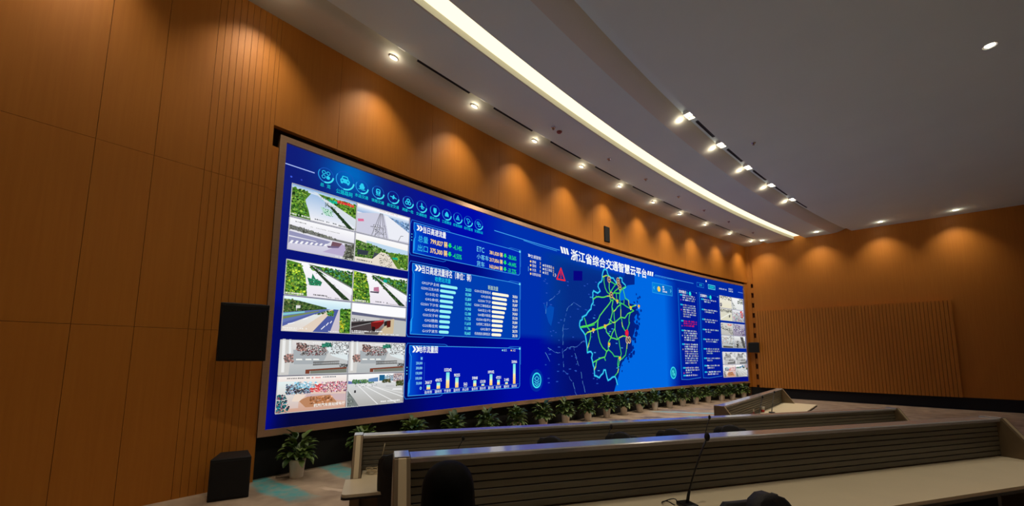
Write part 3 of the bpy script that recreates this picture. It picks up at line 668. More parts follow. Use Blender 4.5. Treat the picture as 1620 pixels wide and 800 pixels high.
for i in range(70):      # islands and inlets along the coast
    k = rnd.randrange(12, 24); p0, p1 = COAST[k], COAST[k + 1]; t = rnd.random()
    x, y = p0[0] + (p1[0] - p0[0]) * t + rnd.uniform(-.05, .38) ** 1 * rnd.random(), p0[1] + (p1[1] - p0[1]) * t + rnd.uniform(-.15, .15)
    r = rnd.uniform(.02, .09); an = rnd.uniform(-.6, .9)
    a.poly([(x + r * rnd.uniform(.5, 1.3) * math.cos(an + j * PI / 3), y + r * rnd.uniform(.5, 1.5) * math.sin(an + j * PI / 3)) for j in range(6)], (2, 34, 134), 3)
for x, y in ((12.9, 3.45), (12.95, 3.6), (13.1, 3.65), (13.15, 3.1), (13.0, 2.95), (12.98, 2.75), (13.05, 3.3), (12.85, 3.75)):
    a.poly([(x + .07 * rnd.uniform(.5, 1.2) * math.cos(j * PI / 3), y + .06 * rnd.uniform(.5, 1.4) * math.sin(j * PI / 3)) for j in range(6)], (2, 44, 146), 3)
for l in ADMIN:
    for p, q in zip(l, l[1:]):
        n = max(2, int(math.hypot(q[0] - p[0], q[1] - p[1]) / .09)); pr = p
        for k in range(1, n + 1):
            c = (p[0] + (q[0] - p[0]) * k / n + rnd.uniform(-.02, .02), p[1] + (q[1] - p[1]) * k / n + rnd.uniform(-.02, .02))
            if rnd.random() < .8: a.line([pr, c], .017, rnd.choice([(70, 110, 190), (90, 150, 205), (50, 90, 180)]), 2)
            pr = c
for i in range(60):
    x, y = rnd.uniform(7.4, 10.2), rnd.uniform(.25, 3.9); a.rect(x, y, x + rnd.uniform(.05, .12), y + .03, (40, 80, 185), 2)
for i in range(16):
    x, y = rnd.uniform(9.8, 12), rnd.uniform(.7, 3.4); a.rect(x, y, x + .12, y + .035, (60, 150, 215), 2)
def jag(pts, amp, st=.08):
    out = [pts[0]]
    for p, q in zip(pts, pts[1:]):
        n = max(1, int(math.hypot(q[0] - p[0], q[1] - p[1]) / st))
        for k in range(1, n + 1): out.append((p[0] + (q[0] - p[0]) * k / n + rnd.uniform(-amp, amp) * (k < n), p[1] + (q[1] - p[1]) * k / n + rnd.uniform(-amp, amp) * (k < n)))
    return out
for l in (OUT_W, OUT_E):
    j_ = jag(l, .022); a.line(j_, .085, (12, 96, 180), 3); a.line(j_, .042, (60, 215, 240), 4)
for r in ROADS:
    a.line(jag(r, .015, .15), .043, rnd.choice([(70, 210, 70), (90, 225, 80), (60, 205, 90)]), 5)
    if rnd.random() < .5: k = rnd.randrange(len(r) - 1); a.line([r[k], r[k + 1]], .043, (190, 220, 70), 6)
for k, x, y in MARK:
    if k == 'o':
        a.disc((x, y), .11, (205, 165, 110), 7, 12, .13); a.disc((x, y), .075, (70, 60, 90), 8, 12, .09); a.disc((x, y), .035, (240, 200, 120), 9, 8)
    elif k == 'y': a.rect(x - .06, y - .04, x + .08, y + .06, (240, 190, 60), 7); a.rect(x - .02, y - .1, x + .03, y - .05, (225, 225, 220), 7)
    elif k == 'r': a.disc((x, y), .12, (225, 25, 60), 7, 14, .14); a.rect(x - .02, y - .06, x + .02, y + .05, (240, 60, 90), 8)
    else: a.disc((x, y), .1, (240, 205, 160), 7, 14, .14); a.disc((x, y), .075, (30, 40, 90), 8, 14, .11); a.line([(x - .03, y + .06), (x + .03, y - .06)], .03, (240, 190, 90), 9)
vpart(a, 'map', M_SCREEN)

# legend and warning sign left of the map
a = Art()
chevrons(a, 6.74, 4.24, .085); a.text('交通管制', 6.86, 4.22, 7.32, 4.33, WHITE, 3, .01)
rows = [(6.83, 4.08, '拥堵', '3'), (6.83, 3.96, '管制', '1'), (6.83, 3.83, '分流', '1'), (6.83, 3.70, '收费站关闭', '2')]
for i, (u, v, t, n) in enumerate(rows):
    a.disc((u + .03, v + .03), .035, GOLD, 3, 10); wd = .17 if len(t) == 2 else .37
    a.text(t, u + .1, v - .01, u + .1 + wd, v + .08, (235, 238, 232), 3, .012); a.text(n, 7.27 + (.012 if n == '1' else 0), v - .0, 7.315 - (.01 if n == '1' else 0), v + .08, GOLD, 3, .01)
for i, (t, n, wd) in enumerate((('限速路段', '6', .36), ('施工路段', '2', .36), ('其它', '0', .18))):
    v = 4.05 - .115 * i; a.disc((7.44, v + .03), .035, (225, 225, 215), 3, 10); a.text(t, 7.5, v - .01, 7.5 + wd, v + .08, (235, 238, 232), 3, .012); a.text(n, 7.9, v - .02, 7.945, v + .07, GOLD, 3, .01)
a.line([(8.0, 3.9), (8.04, 3.85), (8.0, 3.8)], .02, WHITE, 3); a.line([(6.76, 3.93), (6.76, 3.8)], .015, (120, 200, 240), 3)
vpart(a, 'map_legend')
a = Art(); a.line([(8.295, 4.12), (8.09, 3.74), (8.5, 3.74)], .05, (240, 40, 50), 3, True); a.line([(8.295, 3.99), (8.295, 3.88)], .05, (215, 25, 50), 3); a.rect(8.27, 3.8, 8.32, 3.84, (215, 25, 50), 3)
vpart(a, 'warning_symbol')
# round buttons
def round_btn(u, v, r, ry, kind):
    a = Art()
    for k in range(6): a.disc((u, v), r + .1 - k * .018, mixc((2, 40, 160), (0, 120, 215), k / 5), 3, 24, ry + .1 - k * .018) if kind else None
    a.disc((u, v), r, (60, 230, 240), 4 + 2, 28, ry); a.disc((u, v), r - .04, (4, 70, 165) if kind else (14, 140, 175), 7, 28, ry - .04)
    if kind:
        a.line([(u - .1, v + .05), (u, v + .12), (u + .1, v + .05), (u, v - .02)], .02, (70, 220, 240), 8, True)
        for k in (1, 2): a.line([(u - .1, v + .05 - .07 * k), (u, v - .02 - .07 * k), (u + .1, v + .05 - .07 * k)], .022, (70, 220, 240), 8)
    else:
        a.line([(u - .06, v + .1), (u + .07, v - .1)], .04, (90, 235, 235), 8); a.arc((u - .02, v + .0), .09, 0.5, 5.5, .025, (70, 220, 225), 8, 14); a.rect(u + .03, v - .12, u + .1, v - .02, (80, 225, 225), 8)
    vpart(a, 'round_button')
round_btn(7.12, .545, .2, .23, True); round_btn(15.46, .575, .24, .26, False)
# weather tile
a = Art(); a.grad(14.05, 3.95, 15.64, 4.38, lambda u, v: mixc((0, 130, 225), (10, 100, 190), (u - 14.05) / 1.6), 3, .2, .2)
a.line([(14.05, 3.95), (15.64, 3.95), (15.64, 4.38), (14.05, 4.38)], .018, (50, 170, 240), 4, True); a.disc((14.56, 4.15), .12, (250, 215, 90), 5)
for k, (t, wd) in enumerate((('晴', .12), ('29', .16), ('东风2级', .36))): a.text(t, 14.85, 4.24 - .1 * k, 14.85 + wd, 4.315 - .1 * k, WHITE, 5, .02)
a.line([(14.2, 4.22), (14.15, 4.16), (14.2, 4.1)], .025, (110, 220, 250), 5); a.line([(15.48, 4.22), (15.54, 4.16), (15.48, 4.1)], .025, (110, 220, 250), 5)
vpart(a, 'weather_tile')
# header buttons on the right
a = Art(); a.line([(17.86, 4.63), (18.5, 4.63), (18.5, 4.83), (17.86, 4.83)], .025, (30, 120, 210), 2, True); a.text('首页', 18.08, 4.68, 18.34, 4.78, (30, 190, 215), 3, .015); vpart(a, 'header_button')
a = Art(); a.rect(18.95, 4.65, 19.58, 4.83, (8, 100, 170), 2); a.line([(18.93, 4.64), (19.59, 4.64), (19.59, 4.84), (18.93, 4.84)], .03, (90, 215, 245), 3, True); a.text('返回首页', 19.02, 4.69, 19.48, 4.79, (20, 225, 225), 4, .015); vpart(a, 'header_button')
a = Art(); a.text('2020-07-15', 19.98, 4.72, 20.74, 4.79, (220, 230, 245), 3, .02); a.text('星期三', 20.95, 4.79, 21.4, 4.87, (220, 235, 245), 3, .012); a.text('16:07:26', 20.97, 4.68, 21.4, 4.755, (220, 235, 245), 3, .02)
a.disc((18.75, 4.99), .05, (240, 240, 240), 3); vpart(a, 'date_display')

# event lists on the right: far too small to read, drawn as the lines of characters they are
def event_list(u0, v0, u1, v1, title, items):
    a = Art()
    a.grad(u0, v0, u1, v1, lambda u, v: mixc((0, 60, 178), (0, 26, 150), (u - u0) / .3 + (v1 - v) / 9), 1, .2, .5)
    a.line([(u0, v0), (u0 + .6, v0 - .02), (u1, v0 + .04)], .018, (60, 140, 220), 2); a.line([(u1, v0 + .04), (u1, v1 - .05), (u0 + .3, v1), (u0, v1)], .012, (30, 90, 190), 2); a.line([(u0, v0), (u0, v1)], .035, (10, 120, 215), 2)
    a.text(title, u0 + .08, v1 - .2, u0 + .7, v1 - .06, WHITE, 3, .015); a.disc((u0 + 1.05, v1 - .15), .1, (40, 225, 220), 3, 12); a.disc((u0 + .8, v1 - .14), .07, (10, 130, 190), 3, 10); a.disc((u1 - .06, v1 - .06), .03, (150, 230, 250), 3, 6)
    for v, n, col, mark, short in items:
        a.rect(u0 + .16, v, u0 + .36, v + .065, (30, 190, 225), 3)
        for k in range(n):
            x = u0 + .38; y = v - .105 * k; xe = u1 - .12 - (rnd.uniform(.15, .8) if k == n - 1 else rnd.uniform(0, .08))
            if short: x += .06 * (k > 0)
            while x < xe:
                l = min(rnd.uniform(.05, .3), xe - x); g = rnd.uniform(.75, 1.0)
                for q in range(max(1, int(l / .055))):
                    hh = rnd.uniform(.05, .072)
                    a.rect(x + q * .055, y, x + q * .055 + .045, y + hh, tuple(c * g * rnd.uniform(.8, 1) for c in col), 3)
                x += l + rnd.uniform(.02, .05)
        if mark: a.disc((u0 + .22, v - .2), .035, mark, 3, 6)
    vpart(a, 'event_list_panel')
WT, RD = (225, 238, 250), (240, 30, 105)
event_list(16.14, .27, 17.83, 4.36, '实时路况', [(4.05, 3, WT, (160, 60, 200), 0), (3.6, 6, WT, (235, 60, 130), 0), (2.86, 3, RD, (220, 40, 140), 0), (2.42, 5, WT, (180, 190, 220), 0), (1.80, 9, WT, (220, 190, 120), 0), (.74, 3, WT, (235, 70, 130), 0), (.4, 1, WT, None, 0)])
event_list(18.04, .29, 19.86, 4.36, '交通事件', [(4.02, 2, WT, None, 1), (3.52, 2, WT, None, 1), (3.04, 2, WT, None, 1), (2.55, 2, WT, None, 1), (2.08, 2, WT, None, 1), (1.62, 3, WT, None, 1), (1.17, 2, WT, None, 1), (.82, 2, WT, None, 1), (.52, 2, WT, None, 1)])

# ------------------------------------------------------------------ camera pictures on the screen
class Feed:
    def __init__(s, u0, v0, u1, v1, seed, q=1.0):
        s.a = Art(); s.r = (u0, v0, u1, v1); s.n = 2; s.rnd = random.Random(seed); s.q = q
    def P(s, x, y): u0, v0, u1, v1 = s.r; return (u0 + (u1 - u0) * x, v0 + (v1 - v0) * y)
    def up(s): s.n = min(s.n + 1, 14)
    def poly(s, pts, c, flat=False):
        s.a.poly([s.P(*p) for p in pts], c, s.n)
        if not flat: s.up()
    def grad(s, x0, y0, x1, y1, ca, cb, n=5):      # vertical gradient of the picture, top colour first
        p, q = s.P(x0, y0), s.P(x1, y1); v0, v1 = p[1], q[1]
        s.a.grad(p[0], v0, q[0], v1, lambda u, v: mixc(cb, ca, (v - v0) / (v1 - v0)), s.n, .3, (v1 - v0) / n); s.up()
    def blobs(s, cols, x0, y0, x1, y1, n, sz, inside=None):
        n = int(n * s.q * 3.4); sz *= .56; s.a.cur = 1; w_, h_ = s.r[2] - s.r[0], s.r[3] - s.r[1]; R = s.rnd
        for _ in range(n):
            x, y = R.uniform(x0, x1), R.uniform(y0, y1)
            if inside and not inside(x, y): continue
            r = sz * R.uniform(.5, 1.3); c = R.choice(cols); k = R.uniform(.7, 1.25); st = R.uniform(0, 6)
            pts = []
            for j in range(6):
                rr = r * R.uniform(.55, 1.2)
                pts.append((min(1, max(0, x + rr * math.cos(st + j * PI / 3) / w_)), min(1, max(0, y + rr * .8 * math.sin(st + j * PI / 3) / h_))))
            if max(p[0] for p in pts) - min(p[0] for p in pts) < .003 or max(p[1] for p in pts) - min(p[1] for p in pts) < .003: continue
            s.a.poly([s.P(*p) for p in pts], tuple(min(255, v * k) for v in c), s.n + R.randrange(2))
        s.a.cur = 0; s.up(); s.up()
    def line(s, pts, wd, c): s.a.line([s.P(*p) for p in pts], wd, c, s.n); s.up()
    def ticks(s, x0, x1, y, c, h=.035):           # the blurred caption line of a camera picture
        x = x0
        while x < x1:
            l = s.rnd.uniform(.008, .022)
            if s.rnd.random() < .8: s.poly([(x, y), (x + l, y), (x + l, y + h * s.rnd.uniform(.6, 1)), (x, y + h)], c, True)
            x += l + s.rnd.uniform(.004, .012)
        s.up()
    def done(s):
        o = vpart(s.a, 'camera_picture', (M_SCREEN, M_PIXEL))
        return o
GRN = [(70, 120, 30), (45, 90, 28), (110, 160, 50), (30, 62, 30), (140, 180, 70), (85, 135, 60)]
DKG = [(25, 50, 25), (40, 70, 35), (60, 95, 45), (90, 110, 80)]
def edge(f, c=(190, 190, 190)): f.a.line([f.P(0, 0), f.P(1, 0), f.P(1, 1), f.P(0, 1)], .012, c, 15, True)

def highway_a(f):
    f.grad(0, 0, 1, 1, (150, 185, 225), (246, 244, 248)); f.grad(0, .86, 1, 1, (140, 180, 225), (225, 235, 245), 3)
    f.poly([(0, .9), (.28, .86), (.2, .6), (.26, .3), (.3, 0), (0, 0)], (84, 128, 44)); f.blobs(GRN, 0, .05, .27, .9, 150, .045, lambda x, y: x < .2 + .08 * abs(y - .6))
    f.poly([(.36, .92), (1, .88), (1, .36), (.8, .5), (.55, .7)], (98, 150, 46)); f.blobs(GRN, .4, .38, 1, .9, 170, .045, lambda x, y: y > .9 - (x - .36) * .85)
    f.blobs([(235, 60, 50), (245, 90, 80), (220, 40, 60)], .68, .8, .95, .88, 26, .03)
    f.blobs([(10, 160, 130), (20, 180, 150)], .46, .74, .68, .82, 16, .03)
    f.poly([(.3, .93), (.36, .93), (1, .1), (1, .4), (.6, .72)], (216, 224, 232))
    f.poly([(.4, .86), (.44, .86), (.98, .02), (.88, .02)], (38, 62, 34)); f.blobs(DKG, .4, .02, .98, .86, 90, .022, lambda x, y: abs((.9 - y) * .6 + .4 - x) < .05)
    f.line([(.49, .86), (.5, .55)], .012, (70, 90, 80)); f.line([(.5, .6), (.72, .62)], .01, (110, 120, 120))
    f.poly([(.42, .52), (.6, .48), (.62, .3), (.5, .28)], (180, 222, 202)); f.blobs([(40, 150, 100), (30, 110, 80), (220, 245, 235)], .45, .28, .62, .5, 26, .02)
    f.ticks(0, .27, .05, (240, 240, 235), .05); f.ticks(.35, .7, .06, (60, 70, 70), .035); f.ticks(.72, 1, .03, (90, 100, 90), .05)
def highway_haze(f):
    f.grad(0, 0, 1, 1, (250, 250, 252), (204, 204, 226)); f.grad(0, .72, 1, .9, (225, 235, 248), (150, 180, 220), 3)
    f.poly([(.55, .84), (1, .72), (1, .42), (.8, .58)], (128, 160, 200)); f.blobs([(90, 125, 175), (150, 180, 215), (110, 150, 195)], .6, .45, 1, .78, 40, .05, lambda x, y: y > 1.05 - x * .6)
    f.poly([(.36, .84), (.5, .84), (1, .3), (1, 0), (0, 0), (0, .66)], (206, 206, 224)); f.poly([(.5, .84), (.56, .84), (1, .42), (1, .06), (.6, .02)], (236, 238, 246))
    for x in (.28, .34, .41, .5, .56): f.line([(.44 + (x - .42) * .15, .86), (x, .0)], .014, (130, 130, 140))
    f.blobs([(95, 95, 105), (70, 70, 80), (225, 225, 230)], .3, .02, .55, .45, 60, .016); f.line([(.25, .3), (.46, .34)], .012, (90, 90, 100))
    f.poly([(.02, .46), (.12, .5), (.13, .42), (.03, .37)], (222, 110, 150)); f.line([(.78, .0), (.83, .22), (.88, .24)], .01, (90, 95, 100)); f.ticks(.4, .75, .93, (225, 190, 190), .03)
def highway_truck(f):
    f.grad(0, 0, 1, 1, (250, 250, 252), (200, 196, 218)); f.poly([(0, .78), (.3, .72), (.7, .63), (1, .62), (1, .55), (.6, .56), (0, .64)], (120, 122, 120)); f.blobs([(90, 92, 88), (140, 140, 136), (110, 115, 100)], 0, .6, .7, .76, 70, .03, lambda x, y: y < .8 - x * .22)
    f.poly([(0, .58), (.62, .5), (.5, .3), (0, .2)], (150, 150, 186)); f.poly([(0, .44), (.4, .42), (.4, .4), (0, .4)], (230, 230, 240))
    for k in range(8): x = .02 + k * .07; f.poly([(x, .2 + .018 * k), (x + .035, .2 + .018 * k), (x + .06, .3 + .014 * k), (x + .03, .3 + .014 * k)], (246, 246, 250), True)
    f.up(); f.poly([(.5, .12), (.9, .1), (1, .3), (.8, .5)], (186, 172, 206)); f.poly([(.62, .36), (.76, .4), (.8, .52), (.64, .52)], (118, 84, 96)); f.poly([(.56, .34), (.76, .4), (.74, .34), (.58, .28)], (110, 96, 130))
    f.poly([(.88, .5), (1, .56), (1, 0), (.8, 0), (.84, .2)], (112, 112, 104)); f.blobs([(70, 72, 66), (130, 132, 120), (95, 98, 80)], .84, .02, 1, .52, 60, .04)
    f.ticks(.08, .24, .88, (110, 110, 110), .03); f.ticks(.3, .75, .82, (170, 170, 170), .025); f.ticks(.7, 1, .02, (235, 235, 230), .05)
def highway_gantry(f):
    f.grad(0, 0, 1, 1, (250, 250, 252), (236, 226, 208)); f.poly([(.2, .82), (1, .76), (1, .52), (.6, .56), (.2, .66)], (190, 216, 238))
    f.poly([(0, .78), (.45, .66), (.6, .52), (.4, .22), (0, .18)], (96, 128, 68)); f.blobs(GRN[:4] + [(140, 160, 110)], 0, .2, .6, .75, 130, .04, lambda x, y: y < .8 - x * .3)
    f.poly([(.58, .55), (1, .6), (1, 0), (.8, 0), (.68, .3)], (96, 132, 44)); f.blobs(GRN, .64, .02, 1, .58, 110, .04, lambda x, y: x > .9 - y * .45)
    f.poly([(.04, .26), (.22, .3), (.24, .46), (.05, .44)], (52, 60, 72)); f.poly([(.32, .24), (.44, .22), (.45, .44), (.34, .44)], (66, 74, 82)); f.poly([(.5, .34), (.6, .32), (.6, .46), (.5, .46)], (130, 150, 160))
    f.poly([(.46, .5), (.55, .5), (.8, 0), (0, 0), (0, .12), (.3, .18)], (232, 222, 206)); f.blobs([(60, 60, 55), (90, 88, 80), (130, 120, 105)], .44, .02, .68, .45, 40, .02); f.blobs([(15, 165, 130)], .68, .34, .78, .4, 10, .03)
    f.ticks(.02, .3, .06, (70, 70, 64), .05); f.ticks(.85, 1, .03, (250, 250, 245), .04)
def highway_left(f, mesh=True):
    f.grad(0, 0, 1, 1, (252, 252, 254), (236, 230, 240))
    f.poly([(0, 1), (.2, .95), (.28, .6), (.32, 0), (0, 0)], (92, 146, 40)); f.blobs(GRN + [(190, 210, 60)], 0, .02, .3, .95, 170, .045, lambda x, y: x < .33 - .12 * y)
    f.poly([(.3, .97), (1, .85), (1, .4), (.7, .62), (.48, .84)], (60, 110, 50)); f.blobs(GRN[:4] + [(70, 140, 110)], .34, .42, 1, .93, 170, .045, lambda x, y: y > 1.05 - x * .63)
    f.poly([(.28, .97), (.36, .94), (1, .2), (1, .44), (.5, .84)], (246, 246, 250)); f.line([(.4, .9), (1, .42)], .02, (110, 115, 110))
    f.poly([(.32, .94), (.36, .93), (.98, .02), (.86, .02)], (40, 58, 36)); f.blobs(DKG, .3, .02, .98, .93, 110, .02, lambda x, y: abs((.95 - y) * .66 + .32 - x) < .05)
    if mesh:
        f.poly([(.3, .56), (.36, .54), (.37, .7), (.42, .55), (.52, .48), (.5, .36), (.34, .34)], (36, 128, 88)); f.blobs([(20, 80, 60), (40, 150, 105), (90, 60, 60), (150, 215, 185)], .32, .36, .5, .55, 40, .018)
    else:
        f.poly([(.36, .54), (.45, .58), (.46, .42), (.36, .42)], (190, 120, 150)); f.poly([(.3, .4), (.46, .42), (.45, .36), (.3, .36)], (80, 70, 90)); f.poly([(.52, .76), (.6, .76), (.6, .86), (.54, .86)], (10, 165, 140))
        for k in range(7): f.blobs(DKG, .5 + k * .055, .62 - k * .085, .53 + k * .055, .66 - k * .085, 7, .03 + .004 * k)
    f.ticks(0, .26, .03, (240, 240, 225), .05); f.ticks(.4, .62, .06, (70, 70, 70), .04); f.ticks(.6, .85, .03, (130, 130, 130), .025)
def highway_wide(f):
    f.grad(0, 0, 1, 1, (230, 248, 250), (226, 214, 206)); f.grad(0, .7, 1, 1, (232, 250, 252), (190, 224, 240), 3)
    f.poly([(0, .92), (.2, .9), (.62, .76), (.62, .68), (0, .5)], (62, 92, 46)); f.blobs([(40, 66, 36), (80, 110, 50), (60, 90, 44), (110, 120, 70)], 0, .54, .6, .92, 130, .04, lambda x, y: y < .97 - x * .4)
    f.poly([(0, .52), (.62, .72), (.68, .72), (.0, .18)], (100, 118, 176)); f.poly([(0, .5), (.3, .6), (.3, .56), (0, .43)], (130, 200, 210)); f.poly([(0, .4), (.5, .65), (.5, .62), (0, .33)], (120, 138, 84)); f.poly([(0, .22), (.55, .66), (.62, .7), (0, .12)], (84, 98, 165))
    f.poly([(.72, .73), (.8, .73), (.68, 0), (.42, 0)], (78, 92, 160)); f.poly([(.8, .73), (.83, .73), (.84, 0), (.68, 0)], (205, 196, 206)); f.poly([(.66, .7), (.72, .72), (.42, 0), (.2, 0)], (226, 208, 190))
    f.poly([(.82, .74), (1, .8), (1, 0), (.83, 0)], (60, 122, 38)); f.blobs(GRN, .84, .02, 1, .76, 100, .045); f.blobs([(205, 195, 40), (190, 185, 50)], .83, .04, .9, .4, 40, .03)
    f.blobs(GRN, .62, .52, .72, .68, 26, .03); f.blobs([(20, 190, 150)], .63, .58, .69, .62, 6, .025); f.poly([(.17, .66), (.23, .68), (.23, .76), (.17, .75)], (226, 226, 226)); f.line([(.18, .6), (.18, .75)], .01, (200, 200, 200))
    for x0, y0, x1, y1 in ((.62, .22, .65, .3), (.68, .3, .7, .36), (.55, .1, .6, .2), (.28, .36, .34, .4), (.08, .2, .16, .25)): f.line([(x0, y0), (x1, y1)], .016, (245, 245, 250))
    f.ticks(.02, .35, .07, (240, 240, 235), .04); f.ticks(.04, .2, .02, (240, 240, 235), .03); f.ticks(.6, .85, .03, (240, 240, 235), .03); f.ticks(.86, 1, .0, (250, 250, 250), .04)
def tunnel_truck(f):
    f.grad(0, 0, 1, 1, (254, 254, 254), (92, 84, 84)); f.poly([(0, 1), (1, 1), (1, .66), (.0, .66)], (252, 252, 254))
    f.poly([(0, .72), (.5, .66), (1, .62), (1, .54), (.5, .58), (0, .62)], (96, 100, 128)); f.poly([(0, .62), (.5, .56), (.5, .46), (0, .4)], (200, 200, 200)); f.blobs([(60, 60, 64), (110, 110, 112), (230, 230, 230)], .02, .3, .24, .5, 34, .025)
    f.poly([(0, .38), (.5, .5), (.6, .5), (.3, .06), (0, .1)], (72, 62, 64)); f.line([(0, .3), (.4, .44)], .03, (40, 38, 40)); f.line([(0, .2), (.36, .4)], .012, (160, 160, 160))
    f.poly([(.74, .56), (1, .52), (1, 0), (.72, 0), (.66, .2)], (188, 190, 188)); f.poly([(.7, .56), (.77, .58), (.76, .08), (.62, 0), (.46, 0)], (206, 186, 152))
    f.poly([(.34, .4), (.56, .52), (.58, .42), (.48, .22), (.36, .14)], (116, 26, 26)); f.poly([(.34, .4), (.4, .44), (.58, .52), (.55, .46)], (222, 60, 62)); f.poly([(.36, .14), (.36, .28), (.42, .26), (.42, .1)], (34, 22, 24)); f.poly([(.63, .5), (.7, .52), (.7, .3), (.63, .26)], (90, 28, 24)); f.poly([(.58, .46), (.63, .5), (.63, .34), (.58, .3)], (40, 34, 34))
    f.ticks(.02, .35, .08, (245, 245, 245), .045); f.ticks(.02, .22, .03, (240, 240, 240), .04); f.ticks(.4, .55, .1, (240, 240, 240), .045); f.ticks(.5, .85, .02, (240, 240, 240), .035)
def hall(f, grey=False):
    k = (lambda c: (sum(c) / 3,) * 3) if grey else (lambda c: c)
    f.grad(0, 0, 1, 1, k((226, 222, 220)), k((176, 182, 184))); f.poly([(.0, 1), (.16, 1), (.14, 0), (.02, 0)], k((206, 204, 200))); f.line([(.05, 1), (.06, .1)], .05, k((236, 236, 234))); f.line([(.13, 1), (.14, .55)], .04, k((232, 236, 236)))
    f.poly([(.18, .72), (.7, .72), (.6, .3), (.2, .3)], k((168, 174, 178))); f.poly([(.6, .9), (.98, .98), (1, .4), (.74, .55)], k((222, 232, 234)))
    f.blobs([k(c) for c in ((48, 46, 50), (90, 84, 84), (150, 60, 66), (206, 200, 196), (120, 110, 104), (70, 66, 66))], .28, .56, .66, .86, 150, .022); f.blobs([k(c) for c in ((120, 80, 76), (190, 150, 140), (60, 60, 60))], .22, .7, .36, .92, 40, .03)
    f.blobs([k(c) for c in ((30, 110, 88), (50, 130, 105))], .58, .82, .74, .94, 34, .03); f.blobs([k(c) for c in ((236, 240, 240), (200, 206, 208), (120, 116, 116))], .72, .6, 1, .97, 90, .03); f.blobs([k(c) for c in ((190, 140, 130), (110, 100, 96))], .06, .36, .18, .6, 40, .03)
    for x in (.22, .35, .46): f.poly([(x, .42), (x + .09, .42), (x + .08, .46), (x, .46)], k((246, 246, 240)), True)
    f.up()
    for y in (.34, .26): f.poly([(.46, y), (.86, y + .03), (.85, y + .06), (.46, y + .035)], k((104, 102, 100)), True)
    for i in range(26): x = .47 + i * .015; f.poly([(x, .275), (x + .006, .275), (x + .006, .36), (x, .36)], k((70, 66, 64)), True)
    f.up(); f.blobs([k(c) for c in ((50, 50, 50), (90, 90, 90))], .86, .2, .99, .3, 24, .02); f.poly([(.36, .02), (.36, .14), (.98, .2), (.98, .15), (.42, .1), (.42, .02)], k((120, 62, 44))); f.poly([(.43, .02), (.43, .1), (.98, .15), (.98, .03)], k((120, 124, 112))); f.ticks(.58, .98, .08, (236, 236, 230), .05); f.ticks(.28, .62, .92, (240, 240, 240), .035)
def hall_pink(f):
    f.grad(0, 0, 1, 1, (246, 240, 236), (206, 160, 138)); f.grad(0, .1, .3, .85, (226, 240, 240), (214, 190, 182), 4)
    f.poly([(.15, .5), (1, .42), (1, .2), (.5, .36)], (206, 180, 182)); f.poly([(.42, .4), (.75, .42), (.9, .1), (.4, .1), (.3, .3)], (186, 132, 96)); f.blobs([(150, 92, 52), (176, 112, 70), (200, 150, 120)], .45, .2, .78, .38, 40, .04)
    f.blobs([(60, 56, 66), (90, 84, 96), (40, 40, 46), (150, 160, 190), (120, 170, 190)], .12, .5, .46, .76, 120, .03); f.blobs([(225, 70, 70), (200, 60, 70), (240, 130, 130)], .44, .52, .62, .74, 40, .03); f.blobs([(120, 190, 220), (180, 220, 236), (236, 236, 240)], .2, .66, .55, .82, 40, .035); f.blobs([(170, 90, 110), (110, 60, 80), (205, 170, 200), (220, 120, 130)], .6, .5, 1, .8, 70, .03)
    f.blobs([(24, 92, 96), (40, 120, 130), (130, 60, 90), (16, 60, 66)], 0, .02, .17, .5, 60, .035, lambda x, y: x < .2 - y * .2); f.poly([(.24, .5), (.4, .46), (.3, .28), (.2, .3)], (236, 216, 200))
    f.ticks(.1, .42, .92, (100, 96, 96), .035); f.ticks(.44, .6, .92, (220, 110, 100), .035); f.ticks(.62, .8, .93, (100, 110, 120), .035)
def city_road(f, skyline=True):
    f.grad(0, 0, 1, 1, (252, 252, 252), (196, 194, 192)); f.grad(0, 0, 1, .7, (214, 216, 216), (176, 174, 170), 4)
    if skyline:
        f.poly([(0, .8), (.1, .76), (.3, .8), (.3, .7), (0, .7)], (96, 110, 170)); f.blobs([(70, 120, 70), (100, 140, 90), (60, 96, 60)], .08, .7, .45, .82, 50, .03); f.poly([(.35, .84), (.52, .88), (.52, .74), (.35, .74)], (90, 130, 180)); f.poly([(.54, .95), (.64, .95), (.64, .76), (.54, .76)], (30, 96, 140)); f.poly([(.64, .9), (.8, .94), (.8, .74), (.64, .76)], (150, 190, 205)); f.poly([(.8, .98), (1, 1), (1, .68), (.8, .72)], (186, 160, 160)); f.blobs([(120, 90, 90), (90, 100, 130), (215, 215, 220)], .66, .76, 1, .96, 60, .022); f.blobs([(70, 74, 50), (100, 90, 60), (50, 66, 36)], .6, .7, .74, .8, 24, .035); f.blobs([(80, 84, 50), (60, 74, 36)], .86, .58, 1, .74, 26, .04)
    for x0, x1 in ((.16, .52), (.24, .86), (.34, 1.0)): f.line([(x0, .66), (x1, .02 if x1 < .9 else .18)], .014, (240, 240, 240))
    f.line([(.3, .66), (1, .3)], .01, (230, 230, 230)); f.poly([(0, .5), (.04, .44), (.2, 0), (0, 0)], (120, 126, 124)); f.line([(.03, .46), (.18, 0)], .022, (236, 236, 236)); f.blobs([(70, 78, 80), (110, 120, 110), (160, 166, 160)], 0, 0, .12, .38, 40, .022, lambda x, y: x < .15 - y * .25)
    f.poly([(.11, .42), (.14, .42), (.14, .5), (.11, .5)], (50, 50, 54)); f.blobs([(250, 250, 250), (60, 60, 70), (210, 210, 214)], .1, .6, .5, .66, 24, .016); f.poly([(.78, .44), (.98, .42), (.96, .48), (.8, .49)], (236, 236, 236)); f.poly([(.66, .56), (.82, .55), (.82, .58), (.66, .6)], (190, 190, 192)); f.ticks(.58, .92, .06, (246, 246, 246), .05)
